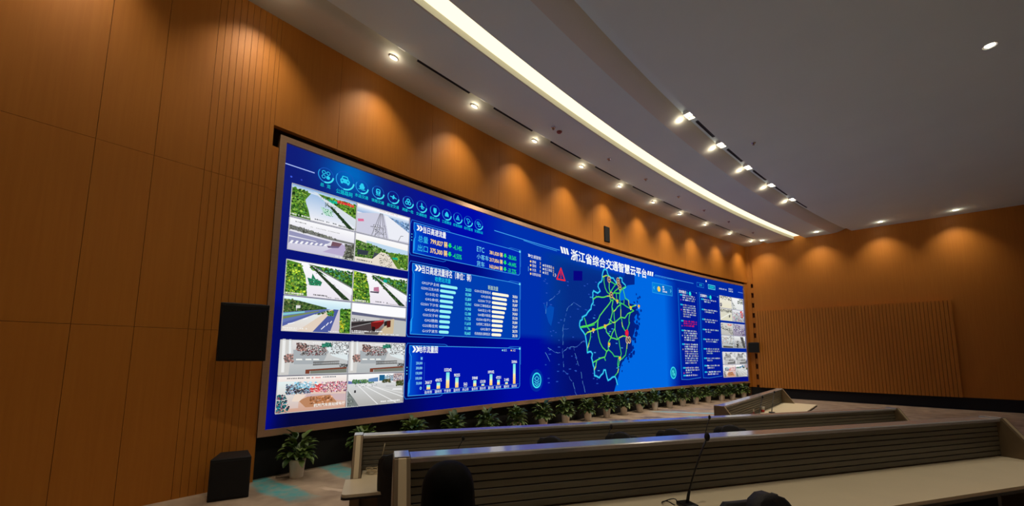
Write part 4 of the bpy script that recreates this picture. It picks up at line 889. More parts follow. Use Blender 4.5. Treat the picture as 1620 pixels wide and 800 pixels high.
def beach(f, cols, bg, dark):
    f.grad(0, 0, 1, 1, bg[0], bg[1]); f.blobs(cols, .0, .6, 1, 1, 40, .06); f.blobs(dark, .1, .1, .9, .7, 14, .07)

FX, GX = (.14, 1.40, 2.67), (19.96, 21.2, 22.42)
def feed(x0, y0, x1, y1, fn, seed, q=1.0, *ar):
    f = Feed(x0 + .006, y0 + .006, x1 - .006, y1 - .006, seed, q); fn(f, *ar); edge(f); return f
feed(FX[0], 3.775, FX[1], 4.4, highway_a, 1).done(); feed(FX[1], 3.775, FX[2], 4.4, highway_haze, 2).done()
feed(FX[0], 3.15, FX[1], 3.765, highway_truck, 3).done(); feed(FX[1], 3.15, FX[2], 3.765, highway_gantry, 4).done()
feed(FX[0], 2.325, FX[1], 2.975, highway_left, 5).done(); feed(FX[1], 2.325, FX[2], 2.975, highway_left, 6, 1.0, False).done()
feed(FX[0], 1.675, FX[1], 2.315, highway_wide, 7).done(); feed(FX[1], 1.675, FX[2], 2.315, tunnel_truck, 8).done()
feed(FX[0], .9, FX[1], 1.53, hall, 9).done(); feed(FX[1], .9, FX[2], 1.53, hall, 9).done()
fp = feed(FX[0], .245, FX[1], .89, hall_pink, 10); fp.a.text('杭州汽车南站候车厅', .78, .31, 1.37, .37, (245, 245, 240), 15, .02); fp.done()
feed(FX[1], .245, FX[2], .89, city_road, 11).done()
WT2 = [(236, 236, 230), (205, 205, 200)]
def r_a(f): f.grad(0, 0, 1, 1, (236, 232, 220), (232, 226, 200)); f.blobs([(60, 60, 56), (110, 110, 100), (70, 100, 60), (210, 210, 205)], 0, .72, 1, 1, 60, .06); f.blobs([(60, 60, 90), (90, 90, 120)], .02, .1, .18, .4, 20, .06)
def r_b(f): f.grad(0, 0, 1, 1, (246, 246, 246), (226, 228, 226)); f.blobs([(40, 60, 40), (70, 90, 60), (110, 120, 110)], 0, .0, 1, 1, 160, .06, lambda x, y: abs(y - .75 + .0 * x) < .22 and x > .5 or x < .35 - y * .4)
def r_c(f): f.grad(0, 0, 1, 1, (216, 214, 200), (222, 218, 192)); f.blobs([(50, 50, 46), (90, 90, 84), (130, 130, 124)], .0, .7, 1, .95, 70, .05); f.line([(0, .1), (.9, .7)], .05, (240, 240, 232)); f.blobs([(60, 70, 60), (90, 90, 90)], .7, .3, .8, .5, 12, .06)
def r_d(f): f.grad(0, 0, 1, 1, (232, 232, 236), (180, 180, 186)); f.blobs([(220, 40, 40), (240, 70, 60)], .7, .4, .95, .95, 40, .07); f.blobs([(50, 90, 160), (60, 150, 110), (200, 60, 120), (50, 50, 60), (240, 240, 240), (180, 180, 60)], 0, .0, 1, .8, 130, .05)
def r_e(f): f.grad(0, 0, 1, 1, (216, 214, 208), (186, 184, 178)); f.blobs([(60, 80, 64), (90, 90, 84), (150, 150, 140), (44, 52, 50)], 0, .0, 1, 1, 120, .06, lambda x, y: abs(y - .8 + x * .6) < .22); f.blobs([(235, 80, 80)], .5, .82, .9, .92, 12, .05)
def r_f(f): f.grad(0, 0, 1, 1, (190, 186, 206), (150, 140, 160)); f.blobs([(90, 40, 120), (60, 50, 90), (120, 110, 140), (40, 40, 56), (220, 220, 226)], 0, 0, 1, 1, 150, .06, lambda x, y: abs(y - .8 + x * .5) < .35)
def r_g(f): f.grad(0, 0, 1, 1, (230, 232, 230), (170, 176, 176)); f.blobs([(70, 70, 70), (120, 110, 100), (150, 200, 205), (210, 160, 150)], 0, .3, 1, .95, 90, .05); f.poly([(.1, .0), (.9, .0), (.9, .12), (.1, .16)], (84, 80, 66))
def r_h(f): f.grad(0, 0, 1, 1, (240, 240, 240), (150, 150, 148)); f.poly([(.55, .95), (.8, .95), (.98, .0), (.8, 0)], (80, 80, 80)); f.poly([(.1, 0), (.35, 0), (.4, .6), (.3, .6)], (60, 60, 58)); f.blobs([(110, 110, 110), (60, 60, 60), (200, 200, 200)], 0, 0, 1, .6, 60, .05)
k = 0
for y0, fns in ((3.12, (r_c, r_d, r_a, r_b)), (1.73, (r_g, r_h, r_e, r_f)), (.25, (hall_pink, city_road, hall, hall))):
    for j, (x, y) in enumerate(((0, 0), (1, 0), (0, 1), (1, 1))):
        k += 1; h = .645
        ar = (True,) if fns[j] is hall else ()
        feed(GX[x], y0 + y * h, GX[x + 1], y0 + y * h + h - .01, fns[j], 30 + k, .6, *ar).done()

# ------------------------------------------------------------------ ceiling lamps, vents, sprinklers
def aim(o, d):
    o.rotation_euler = Vector(d).to_track_quat('-Z', 'Y').to_euler()
def spot(name, loc, d, watt, ang, blend, col, parent):
    l = bpy.data.lights.new(name, 'SPOT'); l.energy = watt; l.spot_size = math.radians(ang); l.spot_blend = blend; l.color = col; l.shadow_soft_size = 0.05
    o = bpy.data.objects.new(name, l); COL.objects.link(o); o.parent = parent; o.location = loc; aim(o, d); return o
WARM = (1.0, 0.86, 0.68)
def make_wall_spot():
    t = empty('recessed_spotlight')
    E_ = Matrix.Diagonal((1.7, .75, 1, 1))
    bm = bmesh.new(); lathe(bm, [(.066, -.004), (.066, .03), (.058, .03), (.05, -.006), (.058, -.012)], 24, cap=False); bm.transform(E_); obj('housing', bm, M_LAMPCUP, t, True)
    bm = bmesh.new(); lathe(bm, [(.05, -.010), (.05, -.006)], 20); bm.transform(E_); obj('lens', bm, M_LENS_GLOW, t)
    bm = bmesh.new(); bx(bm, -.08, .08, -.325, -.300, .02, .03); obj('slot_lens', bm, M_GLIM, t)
    spot('spotlight', (0, 0, -.03), (0, .30, -1), WALL_SPOT_W, 92, 1.0, WARM, t).data.shadow_soft_size = .09
    g_ = bpy.data.lights.new('added_glow', 'POINT'); g_.energy = 2.2; g_.color = WARM; g_.shadow_soft_size = .03  # bare point light added below the lens to make a glow on the soffit
    go = bpy.data.objects.new('added_glow', g_); COL.objects.link(go); go.parent = t; go.location = (0, -.05, -.07)
    return t
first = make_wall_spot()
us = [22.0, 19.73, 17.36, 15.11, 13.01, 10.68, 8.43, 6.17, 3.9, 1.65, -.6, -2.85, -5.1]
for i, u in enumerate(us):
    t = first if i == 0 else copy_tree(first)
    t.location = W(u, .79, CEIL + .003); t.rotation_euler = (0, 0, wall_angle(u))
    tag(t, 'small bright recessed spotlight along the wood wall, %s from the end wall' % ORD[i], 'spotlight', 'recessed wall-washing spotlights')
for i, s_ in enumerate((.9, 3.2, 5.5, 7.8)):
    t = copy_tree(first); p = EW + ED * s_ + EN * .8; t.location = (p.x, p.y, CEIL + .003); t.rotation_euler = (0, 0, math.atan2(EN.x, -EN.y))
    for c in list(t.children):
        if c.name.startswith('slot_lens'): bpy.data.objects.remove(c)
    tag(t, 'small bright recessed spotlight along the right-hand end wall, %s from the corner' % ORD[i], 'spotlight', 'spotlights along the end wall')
def make_twin():
    t = empty('ceiling_spotlight')
    bm = bmesh.new()
    for s in (0, 1):
        bx(bm, -.17 + .005, .17 - .005, -.09, -.08, -.03, .05) if s == 0 else bx(bm, -.165, .165, .08, .09, -.03, .05)
    bx(bm, -.175, -.165, -.09, .09, -.03, .05); bx(bm, .165, .175, -.09, .09, -.03, .05); bx(bm, -.17, .17, -.085, .085, .045, .055)
    obj('housing', bm, M_LAMPCUP, t)
    for x in (-.055, .055):
        for y in (-.03, .03):
            bm = bmesh.new(); lathe(bm, [(.024, .012), (.026, .03), (.0261, .044)], 12, (x, y, 0)); obj('led', bm, M_LED, t)
    spot('spotlight', (0, 0, -.06), (0, .4, -1), SLOT_SPOT_W, 120, .8, WARM, t)
    bm = bmesh.new(); lathe(bm, [(.05, -.004), (.05, .004)], 20); bm.transform(Matrix.Translation((0, .25, -.015)) @ Matrix.Rotation(-.45, 4, 'X') @ Matrix.Diagonal((1.7, .6, 1, 1))); obj('side_glow', bm, M_LENS_GLOW, t)  # glowing ellipse standing in for lamp light on the slot's far side
    g_ = bpy.data.lights.new('added_glow', 'POINT'); g_.energy = 2.5; g_.color = WARM; g_.shadow_soft_size = .03  # unseen point light added so the slot's far side brightens
    go = bpy.data.objects.new('added_glow', g_); COL.objects.link(go); go.parent = t; go.location = (0, .23, -.09)
    return t
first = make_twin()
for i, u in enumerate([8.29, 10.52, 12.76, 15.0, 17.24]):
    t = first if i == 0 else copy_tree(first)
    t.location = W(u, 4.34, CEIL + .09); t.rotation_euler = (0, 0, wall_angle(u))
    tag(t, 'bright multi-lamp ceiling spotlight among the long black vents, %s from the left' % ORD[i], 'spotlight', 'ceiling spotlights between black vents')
def make_vent():
    t = empty('ceiling_vent')
    bm = bmesh.new(); bx(bm, -.56, .56, -.065, .065, .012, .02); obj('backing', bm, M_BLACK, t)
    bm = bmesh.new()
    for y in (-.065, .055): bx(bm, -.56, .56, y, y + .01, -.012, .012)
    for x in (-.56, .55): bx(bm, x, x + .01, -.055, .055, -.012, .012)
    obj('frame', bm, M_DARKSLOT, t)
    bm = bmesh.new()
    for y in (-.03, -.005, .02): bx(bm, -.55, .55, y, y + .012, -.008, .01)
    obj('louvre', bm, M_DARKSLOT, t); return t
first = make_vent()
for i, u in enumerate([9.38, 11.66, 13.9, 16.1, 18.36]):
    t = first if i == 0 else copy_tree(first)
    t.location = W(u, 4.37, CEIL + .13); t.rotation_euler = (0, 0, wall_angle(u))
    tag(t, 'long narrow black ceiling vent between two bright spotlights, %s from the left' % ORD[i], 'vent', 'black vents in the ceiling slot')
def make_diff():
    t = empty('linear_diffuser')
    bm = bmesh.new(); bx(bm, -.72, .72, -.03, .03, .0, .012); obj('backing', bm, M_BLACK, t)
    bm = bmesh.new()
    for y in (-.04, -.004, .03): bx(bm, -.72, .72, y, y + .01, -.014, .0)
    obj('louvre', bm, M_DARKSLOT, t); return t
first = make_diff()
for i, u in enumerate([21.0, 18.55, 16.24, 14.06, 11.85, 9.55, 7.3, 5.04, 2.78]):
    t = first if i == 0 else copy_tree(first)
    t.location = W(u, 1.09, CEIL + .03); t.rotation_euler = (0, 0, wall_angle(u))
    tag(t, 'thin dark air slot between two small wall spotlights, %s from the end wall' % ORD[i], 'vent', 'thin air slots along the wood wall')
def make_spr():
    t = empty('sprinkler')
    bm = bmesh.new(); lathe(bm, [(.06, 0), (.058, -.012), (.03, -.016)], 16); obj('plate', bm, M_CHROME, t, True)
    bm = bmesh.new(); lathe(bm, [(.013, -.014), (.013, -.05), (.032, -.054), (.032, -.06)], 10); obj('head', bm, M_BROWNMETAL, t); return t
first = make_spr()
spots = [(1.15, 10.154), (3.071, 11.858), (4.699, 13.276), (6.469, 14.777), (8.139, 16.195), (9.936, 17.595), (12.0, 19.2)]
for i, (x, y) in enumerate(spots):
    t = first if i == 0 else copy_tree(first)
    t.location = (x, y, CEIL); tag(t, 'small dark sprinkler head in the ceiling band before the cove, %s from the left' % ORD[i], 'sprinkler', 'sprinkler heads')
t = copy_tree(first); t.location = (6.979, 10.868, CEIL); tag(t, 'small dark sprinkler head on the ceiling beyond the black vents', 'sprinkler', 'sprinkler heads')
t = empty('smoke_detector', (1.333, 10.351, CEIL)); tag(t, 'small reddish round smoke detector on the ceiling above the wood wall', 'smoke detector')
M_REDDISH = mat('detector_plastic', (150, 78, 66), .5, noise=(8, .05))
bm = bmesh.new(); lathe(bm, [(.075, 0), (.075, -.02), (.05, -.045), (.02, -.05)], 20); obj('body', bm, M_REDDISH, t, True)
bm = bmesh.new(); lathe(bm, [(.085, 0), (.085, -.008), (.076, -.008)], 20); obj('base', bm, M_WHITE, t, True)
# unseen downlights added further back for more light on the consoles
def make_fill_down():
    t = empty('fill_downlight')
    bm = bmesh.new(); lathe(bm, [(.1, -.008), (.1, .0), (.08, .0), (.07, .06), (.0, .061)][:4], 24, cap=False); obj('reflector', bm, M_LAMPCUP, t, True)
    bm = bmesh.new(); lathe(bm, [(.07, -.002), (.07, .0)], 20); obj('lens', bm, M_LED, t)
    spot('spotlight', (0, 0, -.05), (0, 0, -1), FILL_SPOT_W, 110, .7, WARM, t); return t
first = make_fill_down()
for i, (x, y) in enumerate(((-1.6, 3.0), (1.9, 2.4), (5.2, 4.6), (9.4, 7.2))):
    t = first if i == 0 else copy_tree(first)
    t.location = (x, y, CEIL - .002); tag(t, 'round downlight added in the plain ceiling above the consoles, %s from the left' % ORD[i], 'fill_downlight', 'added downlights over the consoles')

# ------------------------------------------------------------------ loudspeakers
def box_speaker(name, loc, rz, tilt, w_, d_, h_, label, bracket=True):
    t = empty(name, loc, rz); t.rotation_euler = (tilt, 0, rz); tag(t, label, 'loudspeaker')
    bm = bmesh.new(); prism(bm, [(-w_ / 2, -d_ / 2), (w_ / 2, -d_ / 2), (w_ / 2 * .72, d_ / 2), (-w_ / 2 * .72, d_ / 2)], 0, h_, 'z'); obj('cabinet', bm, M_SPEAKER, t, bevel=.012)
    bm = bmesh.new(); bx(bm, -w_ / 2 + .025, w_ / 2 - .025, -d_ / 2 - .012, -d_ / 2 - .001, .03, h_ - .03); obj('grille', bm, M_GRILLE, t, bevel=.005)
    if bracket:
        bm = bmesh.new(); bx(bm, -.05, .05, d_ / 2, d_ / 2 + .06, h_ * .4, h_ * .6); tube(bm, [(0, d_ / 2 + .05, h_ / 2), (0, d_ / 2 + .16, h_ / 2)], .025); obj('bracket', bm, M_BLACK, t)
    return t
def facing(v): return math.atan2(v.x, -v.y)       # local -y looks along v
p = W(-.55, .5, SZ + 1.19); box_speaker('wall_loudspeaker', p, facing(Vector((.55, -.83, 0))), .12, .62, .46, .86, 'large black loudspeaker hung on the wood wall left of the video wall')
p = EW + ED * .13 + EN * .36 + Vector((0, 0, 2.34)); box_speaker('wall_loudspeaker', p, facing(Vector((-.5, -.87, 0))), .08, .5, .4, .52, 'small black loudspeaker mounted on the notched end wall at right')
p = W(-.543, .457, 0); box_speaker('subwoofer', p, facing(Vector((.5, -.87, 0))), 0, .5, .5, .58, 'black floor loudspeaker box below the hanging one, left of the plants', False)
t = empty('flush_loudspeaker', W(10.82, .09, SZ + 5.78), wall_angle(10.85)); tag(t, 'slim upright black loudspeaker set in the wood above the screen title', 'loudspeaker')
bm = bmesh.new(); bx(bm, -.165, .165, -.035, 0, -.29, .29); obj('cabinet', bm, M_SPEAKER, t, bevel=.006)
bm = bmesh.new(); bx(bm, -.145, .145, -.045, -.035, -.27, .27); obj('grille', bm, M_GRILLE, t)

# ------------------------------------------------------------------ potted plants along the wall
def leaf(bm, base, az, el, ln, wd, droop, rnd):
    n = 6; d = Vector((math.cos(az), math.sin(az), 0)); s = Vector((-math.sin(az), math.cos(az), 0)); rows = []; p = Vector(base); e = el
    for k in range(n + 1):
        t = k / n; hw = wd * (math.sin(PI * min(1, t * .92 + .06)) ** .8) * .5
        nrm = Vector((-math.sin(e) * d.x, -math.sin(e) * d.y, math.cos(e)))
        rows.append([bm.verts.new(p + s * hw + nrm * hw * .35), bm.verts.new(p), bm.verts.new(p - s * hw + nrm * hw * .35)])
        p = p + (d * math.cos(e) + Vector((0, 0, math.sin(e)))) * (ln / n); e -= droop / n
    for a, b in zip(rows, rows[1:]):
        for k in range(2): bm.faces.new((a[k], a[k + 1], b[k + 1], b[k]))
def foliage(seed):
    r = random.Random(seed); bm = bmesh.new()
    for i in range(96):
        az = i * 2.399 + r.uniform(-.3, .3); h = r.uniform(.0, 1)
        el = .25 + 1.1 * h + r.uniform(-.15, .15); sl = r.uniform(.04, .24) * (.6 + .5 * h)
        st = Vector((math.cos(az), math.sin(az), 0)); top = Vector((0, 0, .29)) + st * (.03 + sl * math.cos(el)) + Vector((0, 0, sl * math.sin(el) + .13 * h))
        leaf(bm, top, az, el - r.uniform(.1, .5), r.uniform(.15, .23), r.uniform(.08, .12), r.uniform(.6, 1.5), r)
    return bm
def stems(seed):
    r = random.Random(seed); bm = bmesh.new()
    for i in range(12):
        az = i * 2.399; tube(bm, [(.02 * math.cos(az), .02 * math.sin(az), .26), (.05 * math.cos(az), .05 * math.sin(az), .4), (.12 * math.cos(az), .12 * math.sin(az), .52)], [.008, .007, .004], 6)
    return bm
def make_plant(seed):
    t = empty('potted_plant')
    bm = bmesh.new(); lathe(bm, [(.098, 0), (.104, .01), (.128, .27), (.136, .31), (.128, .312), (.12, .29), (.115, .275)], 28, cap=False)
    bm.faces.new([v for v in bm.verts[:28]][::-1]); obj('pot', bm, M_POT, t, True)
    bm = bmesh.new(); lathe(bm, [(.118, .27), (.1, .279), (.02, .284)], 20); obj('soil', bm, M_SOIL, t)
    obj('stems', stems(seed), M_LEAF, t, True); obj('foliage', foliage(seed), M_LEAF, t, True)
    return t
PROTO = [make_plant(3), make_plant(8), make_plant(15)]
PU = [.47, 1.68, 2.8, 3.9, 4.95, 6.03, 7.12, 8.15, 9.28, 10.35, 11.38, 12.43, 13.5, 14.62, 15.68, 16.8, 17.87, 19.15, 20.2, 21.35]
used = set()
for i, u in enumerate(PU):
    j = i % 3; t = PROTO[j] if j not in used else copy_tree(PROTO[j]); used.add(j)
    t.location = W(u, .27, 0); t.rotation_euler = (0, 0, rnd.uniform(0, 6.28)); s_ = rnd.uniform(.94, 1.06); t.scale = (s_, s_, rnd.uniform(.96, 1.05))
    tag(t, 'leafy plant in a cream pot under the screen, %s from the left end' % ORD[i], 'potted plant', 'potted plants below the screen')

# ------------------------------------------------------------------ consoles
def console(loc, ang, L, label, desk_d=.88, desk_over=.075, fz=0.0):
    t = empty('console_desk', (loc[0], loc[1], fz), ang); tag(t, label, 'console')
    bm = bmesh.new(); bx(bm, .06, L - .06, -.035, .075, .0, 1.118); obj('partition', bm, M_BROWNMETAL, t)
    bm = bmesh.new(); n = 7; z0 = .765; hgt = (1.118 - z0) / n
    for k in range(n):
        z = z0 + k * hgt
        prism(bm, [(-.037, z), (-.058, z + .002), (-.058, z + hgt - .009), (-.054, z + hgt - .006), (-.037, z + hgt - .006)], .085, L - .085, 'x')
    obj('slatted_face', bm, M_SLAT, t)
    bm = bmesh.new(); prism(bm, [(-.085, 1.118), (.085, 1.118), (.085, 1.143), (.075, 1.15), (-.075, 1.15), (-.085, 1.143)], .085, L - .085, 'x'); obj('cap_rail', bm, M_ALU, t)
    for x in (-.02, L - .085):
        bm = bmesh.new(); prism(bm, [(.085, 0), (.085, 1.152), (-.09, 1.152), (-.36, .752), (-.36, 0)], x, x + .103, 'x'); e = obj('end_panel', bm, M_BROWNMETAL, t, bevel=.006)
        bm = bmesh.new(); prism(bm, [(-.0905, 1.153), (-.097, 1.149), (-.367, .753), (-.36, .752)], x + .028, x + .078, 'x'); c_ = obj('edge_strip', bm, M_CREAMMETAL, e, bevel=.002); c_['label'] = 'cream edge strip'
        bm = bmesh.new(); bx(bm, x + .004, x + .099, -.088, .083, 1.152, 1.16); obj('end_cap', bm, M_ALU, e, bevel=.003)
    def outline(i):
        a = -desk_over + i; r = .05; y1 = -desk_d + i
        pts = [(a, -.364)]
        for k in range(6): an = PI + k * PI / 10; pts.append((a + r + r * math.cos(an), y1 + r + r * math.sin(an)))
        return pts + [(L + desk_over - i, y1), (L + desk_over - i, -.364), (L - .09, -.364), (L - .09, -.04), (.09, -.04), (.09, -.364)]
    bm = bmesh.new(); prism(bm, outline(0.006), .722, .75, 'z'); obj('desk_top', bm, M_LAMINATE, t)
    bm = bmesh.new(); prism(bm, outline(0), .700, .7215, 'z'); obj('edge_band', bm, M_EDGE, t)
    k = 0
    x = .5
    while x < L:
        bm = bmesh.new(); bx(bm, x, x + .05, -desk_d + .12, -.04, 0, .70); obj('support', bm, M_EDGE, t); x += 2.2
    return t
A1 = Vector((-1.80, 4.87, 0)); T1 = math.radians(17.8); T0 = math.radians(46.9); A0 = Vector((4.04, 7.87, 0))
C1 = console(A1, T1, 9.6, 'long console row with slatted partition and cream desk, nearer the screen, behind the front row')
C2 = console(A2, t2, 6.4, 'nearest long console row, its slatted partition filling the bottom of the photo', .72, .05, A2.z)
C0 = console(A0, T0, 6.0, 'far console at right, turned at an angle on the carpet before the plants')
def on(base, ang, x, y, z=0): return Vector((base[0] + x * math.cos(ang) - y * math.sin(ang), base[1] + x * math.sin(ang) + y * math.cos(ang), z))

# ------------------------------------------------------------------ microphones, cups, cable
def microphone(loc, rz, lean, h, label):
    t = empty('gooseneck_microphone', loc, rz); tag(t, label, 'microphone')
    bm = bmesh.new(); bx(bm, -.05, .05, -.06, .06, 0, .028); obj('base', bm, M_CHAIRP, t, bevel=.01)
    bm = bmesh.new(); pts = [(lean * (k / 8) ** 1.3, 0, .025 + (h - .03) * k / 8) for k in range(9)]; tube(bm, pts, [.011] * 2 + [.006] * 7, 8); obj('gooseneck', bm, M_CHAIRP, t, True)
    bm = bmesh.new(); ellipsoid(bm, Vector(pts[-1]) + Vector((lean * .05, 0, .02)), (.019, .019, .032), None, 14, 10); obj('windscreen', bm, M_CHAIR, t, True)
    return t
microphone(on(A2, t2, 1.97, -.32, A2.z + .75), t2, .19, .45, 'black gooseneck microphone standing on the nearest desk, in front of its slats')
b_ = C2
bm = bmesh.new(); tube(bm, [on(A2, t2, 1.88, -.25, A2.z + .757) + Vector((math.cos(a) * .05 * (1 + .3 * math.sin(a)), math.sin(a) * .035, .012 * (1 + math.sin(2 * a)) + .0)) for a in [k * .3 for k in range(19)]], .004, 6)
tag(obj('microphone_cable', bm, M_CHAIRP, None, True), 'thin black cable looped beside the nearest microphone', 'cable')
for i, (x, lb) in enumerate(((1.19, 'left of the seated person\'s view'), (3.21, ''), (4.87, ''))):
    zt = (1.09, 1.13, 1.19)[i]
    microphone(on(A1, T1, x - .12, -.33, .75), T1, .14, zt - .75, ['black gooseneck microphone on the middle console row, above the dark head', 'black gooseneck microphone on the middle row between its two central chairs', 'black gooseneck microphone on the middle row nearest the rightmost chair'][i])
microphone(on(A0, T0, 1.75, -.3, .75), T0, .45, .42, 'thin black gooseneck microphone at the left of the far angled desk')
microphone(on(A0, T0, 3.1, -.3, .75), T0, .45, .45, 'thin black gooseneck microphone at the right of the far angled desk')
def cup(loc, label, h=.13):
    t = empty('paper_cup', loc); tag(t, label, 'cup', 'cups on the far desk')
    bm = bmesh.new(); lathe(bm, [(.032, 0), (.044, h), (.047, h + .004), (.041, h), (.03, .006)], 20); obj('cup', bm, M_WHITE, t, True)
    bm = bmesh.new(); lathe(bm, [(.0345, .01), (.0395, h * .5), (.0405, h * .5), (.0355, .01)], 20, cap=False); c_ = obj('sleeve', bm, M_RED, t, True); c_['label'] = 'red band'
cup((5.72, 9.62, .75), 'white and red cup on the far angled desk, the left and nearer one'); cup((6.22, 10.02, .75), 'white and red cup on the far angled desk, the right one')
t = empty('snack_box', (5.62, 9.42, .75), .6); tag(t, 'small red box lying in front of the cups on the far desk', 'box')
bm = bmesh.new(); bx(bm, -.06, .06, -.035, .035, 0, .045); obj('box', bm, M_RED, t, bevel=.004)
bm = bmesh.new(); bx(bm, -.062, .062, -.037, .037, .03, .048); obj('lid', bm, M_RED, t, bevel=.003)
bm = bmesh.new(); c0 = on(A1, T1, .22, -.20, .757)
pts = []
for k in range(90):
    an = k * .28; r_ = .055 + .016 * math.sin(k * .9); pts.append(c0 + Vector((r_ * 1.3 * math.cos(an), r_ * math.sin(an), .0 + .0006 * k + .004 * math.sin(k))))
pts += [c0 + Vector((.05, .06, .1)), c0 + Vector((.07, .09, .22)), c0 + Vector((.08, .105, .3))]
tube(bm, pts, .0045, 6); tag(obj('coiled_cable', bm, M_CREAMMETAL, None, True), 'cream cable coiled on the left end of the middle desk', 'cable')

# ------------------------------------------------------------------ office chairs
def make_chair():
    t = empty('office_chair')
    bm = bmesh.new()
    for k in range(5):
        a = k * 2 * PI / 5; d = Vector((math.cos(a), math.sin(a), 0)); tube(bm, [d * .03 + Vector((0, 0, .11)), d * .2 + Vector((0, 0, .095)), d * .31 + Vector((0, 0, .07))], [.028, .022, .017], 8)
    obj('base', bm, M_CHAIRP, t, True)
    for k in range(5):
        a = k * 2 * PI / 5; d = Vector((math.cos(a), math.sin(a), 0)); bm = bmesh.new(); s = Vector((-d.y, d.x, 0))
        tube(bm, [d * .3 + Vector((0, 0, .03)) - s * .022, d * .3 + Vector((0, 0, .03)) + s * .022], .029, 12); obj('caster', bm, M_CHAIRP, t)
    bm = bmesh.new(); lathe(bm, [(.03, .09), (.03, .26), (.02, .26), (.02, .41)], 14); obj('gas_lift', bm, M_CHROME, t, True)
    bm = bmesh.new(); prism(bm, [(-.24, -.22), (-.2, -.25), (.2, -.25), (.24, -.22), (.25, .18), (.2, .25), (-.2, .25), (-.25, .18)], .41, .49, 'z'); obj('seat', bm, M_CHAIR, t, bevel=.03)
    def shell(w0, w1, z0, z1, y0, y1, curve, th, n=10, m=12, rnd_=.5):
        bm = bmesh.new(); G = []
        for side in (0, 1):
            g = []
            for j in range(m + 1):
                v = j / m; z = z0 + (z1 - z0) * v; e = min(v, 1 - v) * (z1 - z0); rr = .09
                hw = (w0 + (w1 - w0) * v) * .5
                if e < rr: hw -= (rr - math.sqrt(max(0, rr * rr - (rr - e) ** 2))) * rnd_ * 1.6
                row = []
                for i in range(n + 1):
                    x = (i / n * 2 - 1) * hw; y = y0 + (y1 - y0) * v + curve * (x / .25) ** 2 - .03 * math.sin(v * PI) + side * th
                    row.append(bm.verts.new((x, y, z)))
                g.append(row)
            G.append(g)
        for j in range(m):
            for i in range(n):
                bm.faces.new((G[0][j][i], G[0][j][i + 1], G[0][j + 1][i + 1], G[0][j + 1][i])); bm.faces.new((G[1][j][i], G[1][j + 1][i], G[1][j + 1][i + 1], G[1][j][i + 1]))
        for i in range(n):
            for j in (0, m): bm.faces.new((G[0][j][i], G[0][j][i + 1], G[1][j][i + 1], G[1][j][i]))
        for j in range(m):
            for i in (0, n): bm.faces.new((G[0][j][i], G[0][j + 1][i], G[1][j + 1][i], G[1][j][i]))
        return bm
    obj('backrest', shell(.46, .42, .54, 1.10, -.22, -.29, .05, .03, rnd_=.3), M_CHAIR, t, True)
    obj('headrest', shell(.25, .23, .92, 1.14, -.36, -.35, .02, .06, rnd_=.62), M_CHAIR, t, True)
    bm = bmesh.new(); tube(bm, [(0, -.1, .44), (0, -.27, .46), (0, -.30, .62), (0, -.34, .9), (0, -.34, 1.04)], [.025, .025, .022, .018, .015], 8); obj('spine', bm, M_CHAIRP, t, True)
    for s in (-1, 1):
        bm = bmesh.new(); tube(bm, [(s * .22, -.02, .44), (s * .29, -.02, .46), (s * .3, -.02, .66)], .018, 8); a_ = obj('armrest', bm, M_CHAIRP, t, True)
        bm = bmesh.new(); bx(bm, s * .3 - .042, s * .3 + .042, -.14, .13, .66, .69); obj('arm_pad', bm, M_CHAIR, a_, bevel=.012)
    return t
ch = make_chair()
seats = [(A1, T1, .56, -.73, -.45, 0, 'black office chair at the left end of the middle desk, beside the near end panel'),
         (A1, T1, 2.34, -.66, -.75, 0, 'black office chair at the middle console, first of four in a line from left'),
         (A1, T1, 3.24, -.66, -.75, 0, 'black office chair at the middle console, second of four in a line from left'),
         (A1, T1, 4.0, -.64, -.75, 0, 'black office chair at the middle console, third of four in a line from left'),
         (A1, T1, 4.96, -.62, -.75, 0, 'black office chair at the middle console, last of four in a line at right'),
         (A2, t2, 1.53, -.98, .1, 1, 'black office chair at the bottom right corner, by the nearest desk'),
         (A2, t2, .21, -1.10, 0.0, 1, 'black office chair under the seated person with dark hair')]
for i, (B, T, x, y, dr, lv, lb) in enumerate(seats):
    t = ch if i == 0 else copy_tree(ch)
    t.location = on(B, T, x, y, A2.z if lv else 0); t.rotation_euler = (0, 0, T + dr); t.scale = (1, 1, 1.0 if i == 0 else 1.04); tag(t, lb, 'chair', 'black office chairs')

# ------------------------------------------------------------------ the seated person, seen from behind
M_SKIN = mat('skin', (196, 142, 112), 0.5, noise=(14, .05))
M_HAIR = mat('black_hair', (9, 8, 8), 0.8, noise=((60, 60, 6), .3), spec=.12)
M_CLOTH = mat('dark_cloth', (26, 26, 32), 0.85, noise=(40, .15))
def skin_mesh(name, joints, bones, m, parent, sub=2):
    bm = bmesh.new(); sl = bm.verts.layers.skin.verify(); V = {}
    for k, (p, r) in joints.items():
        v = bm.verts.new(p); V[k] = v
        rr = r if isinstance(r, tuple) else (r, r); v[sl].radius = rr
    V[list(joints)[0]][sl].use_root = True
    for a, b in bones: bm.edges.new((V[a], V[b]))
    me = bpy.data.meshes.new(name); bm.to_mesh(me); bm.free()
    o = link(name, me, parent, m)
    o.modifiers.new('skin', 'SKIN').use_smooth_shade = True
    s = o.modifiers.new('sub', 'SUBSURF'); s.levels = sub; s.render_levels = sub
    return o
pp = on(A2, t2, .21, -.80, A2.z)
per = empty('person', pp, t2); tag(per, 'seated person seen from behind, only dark bobbed hair showing at the bottom edge', 'person')
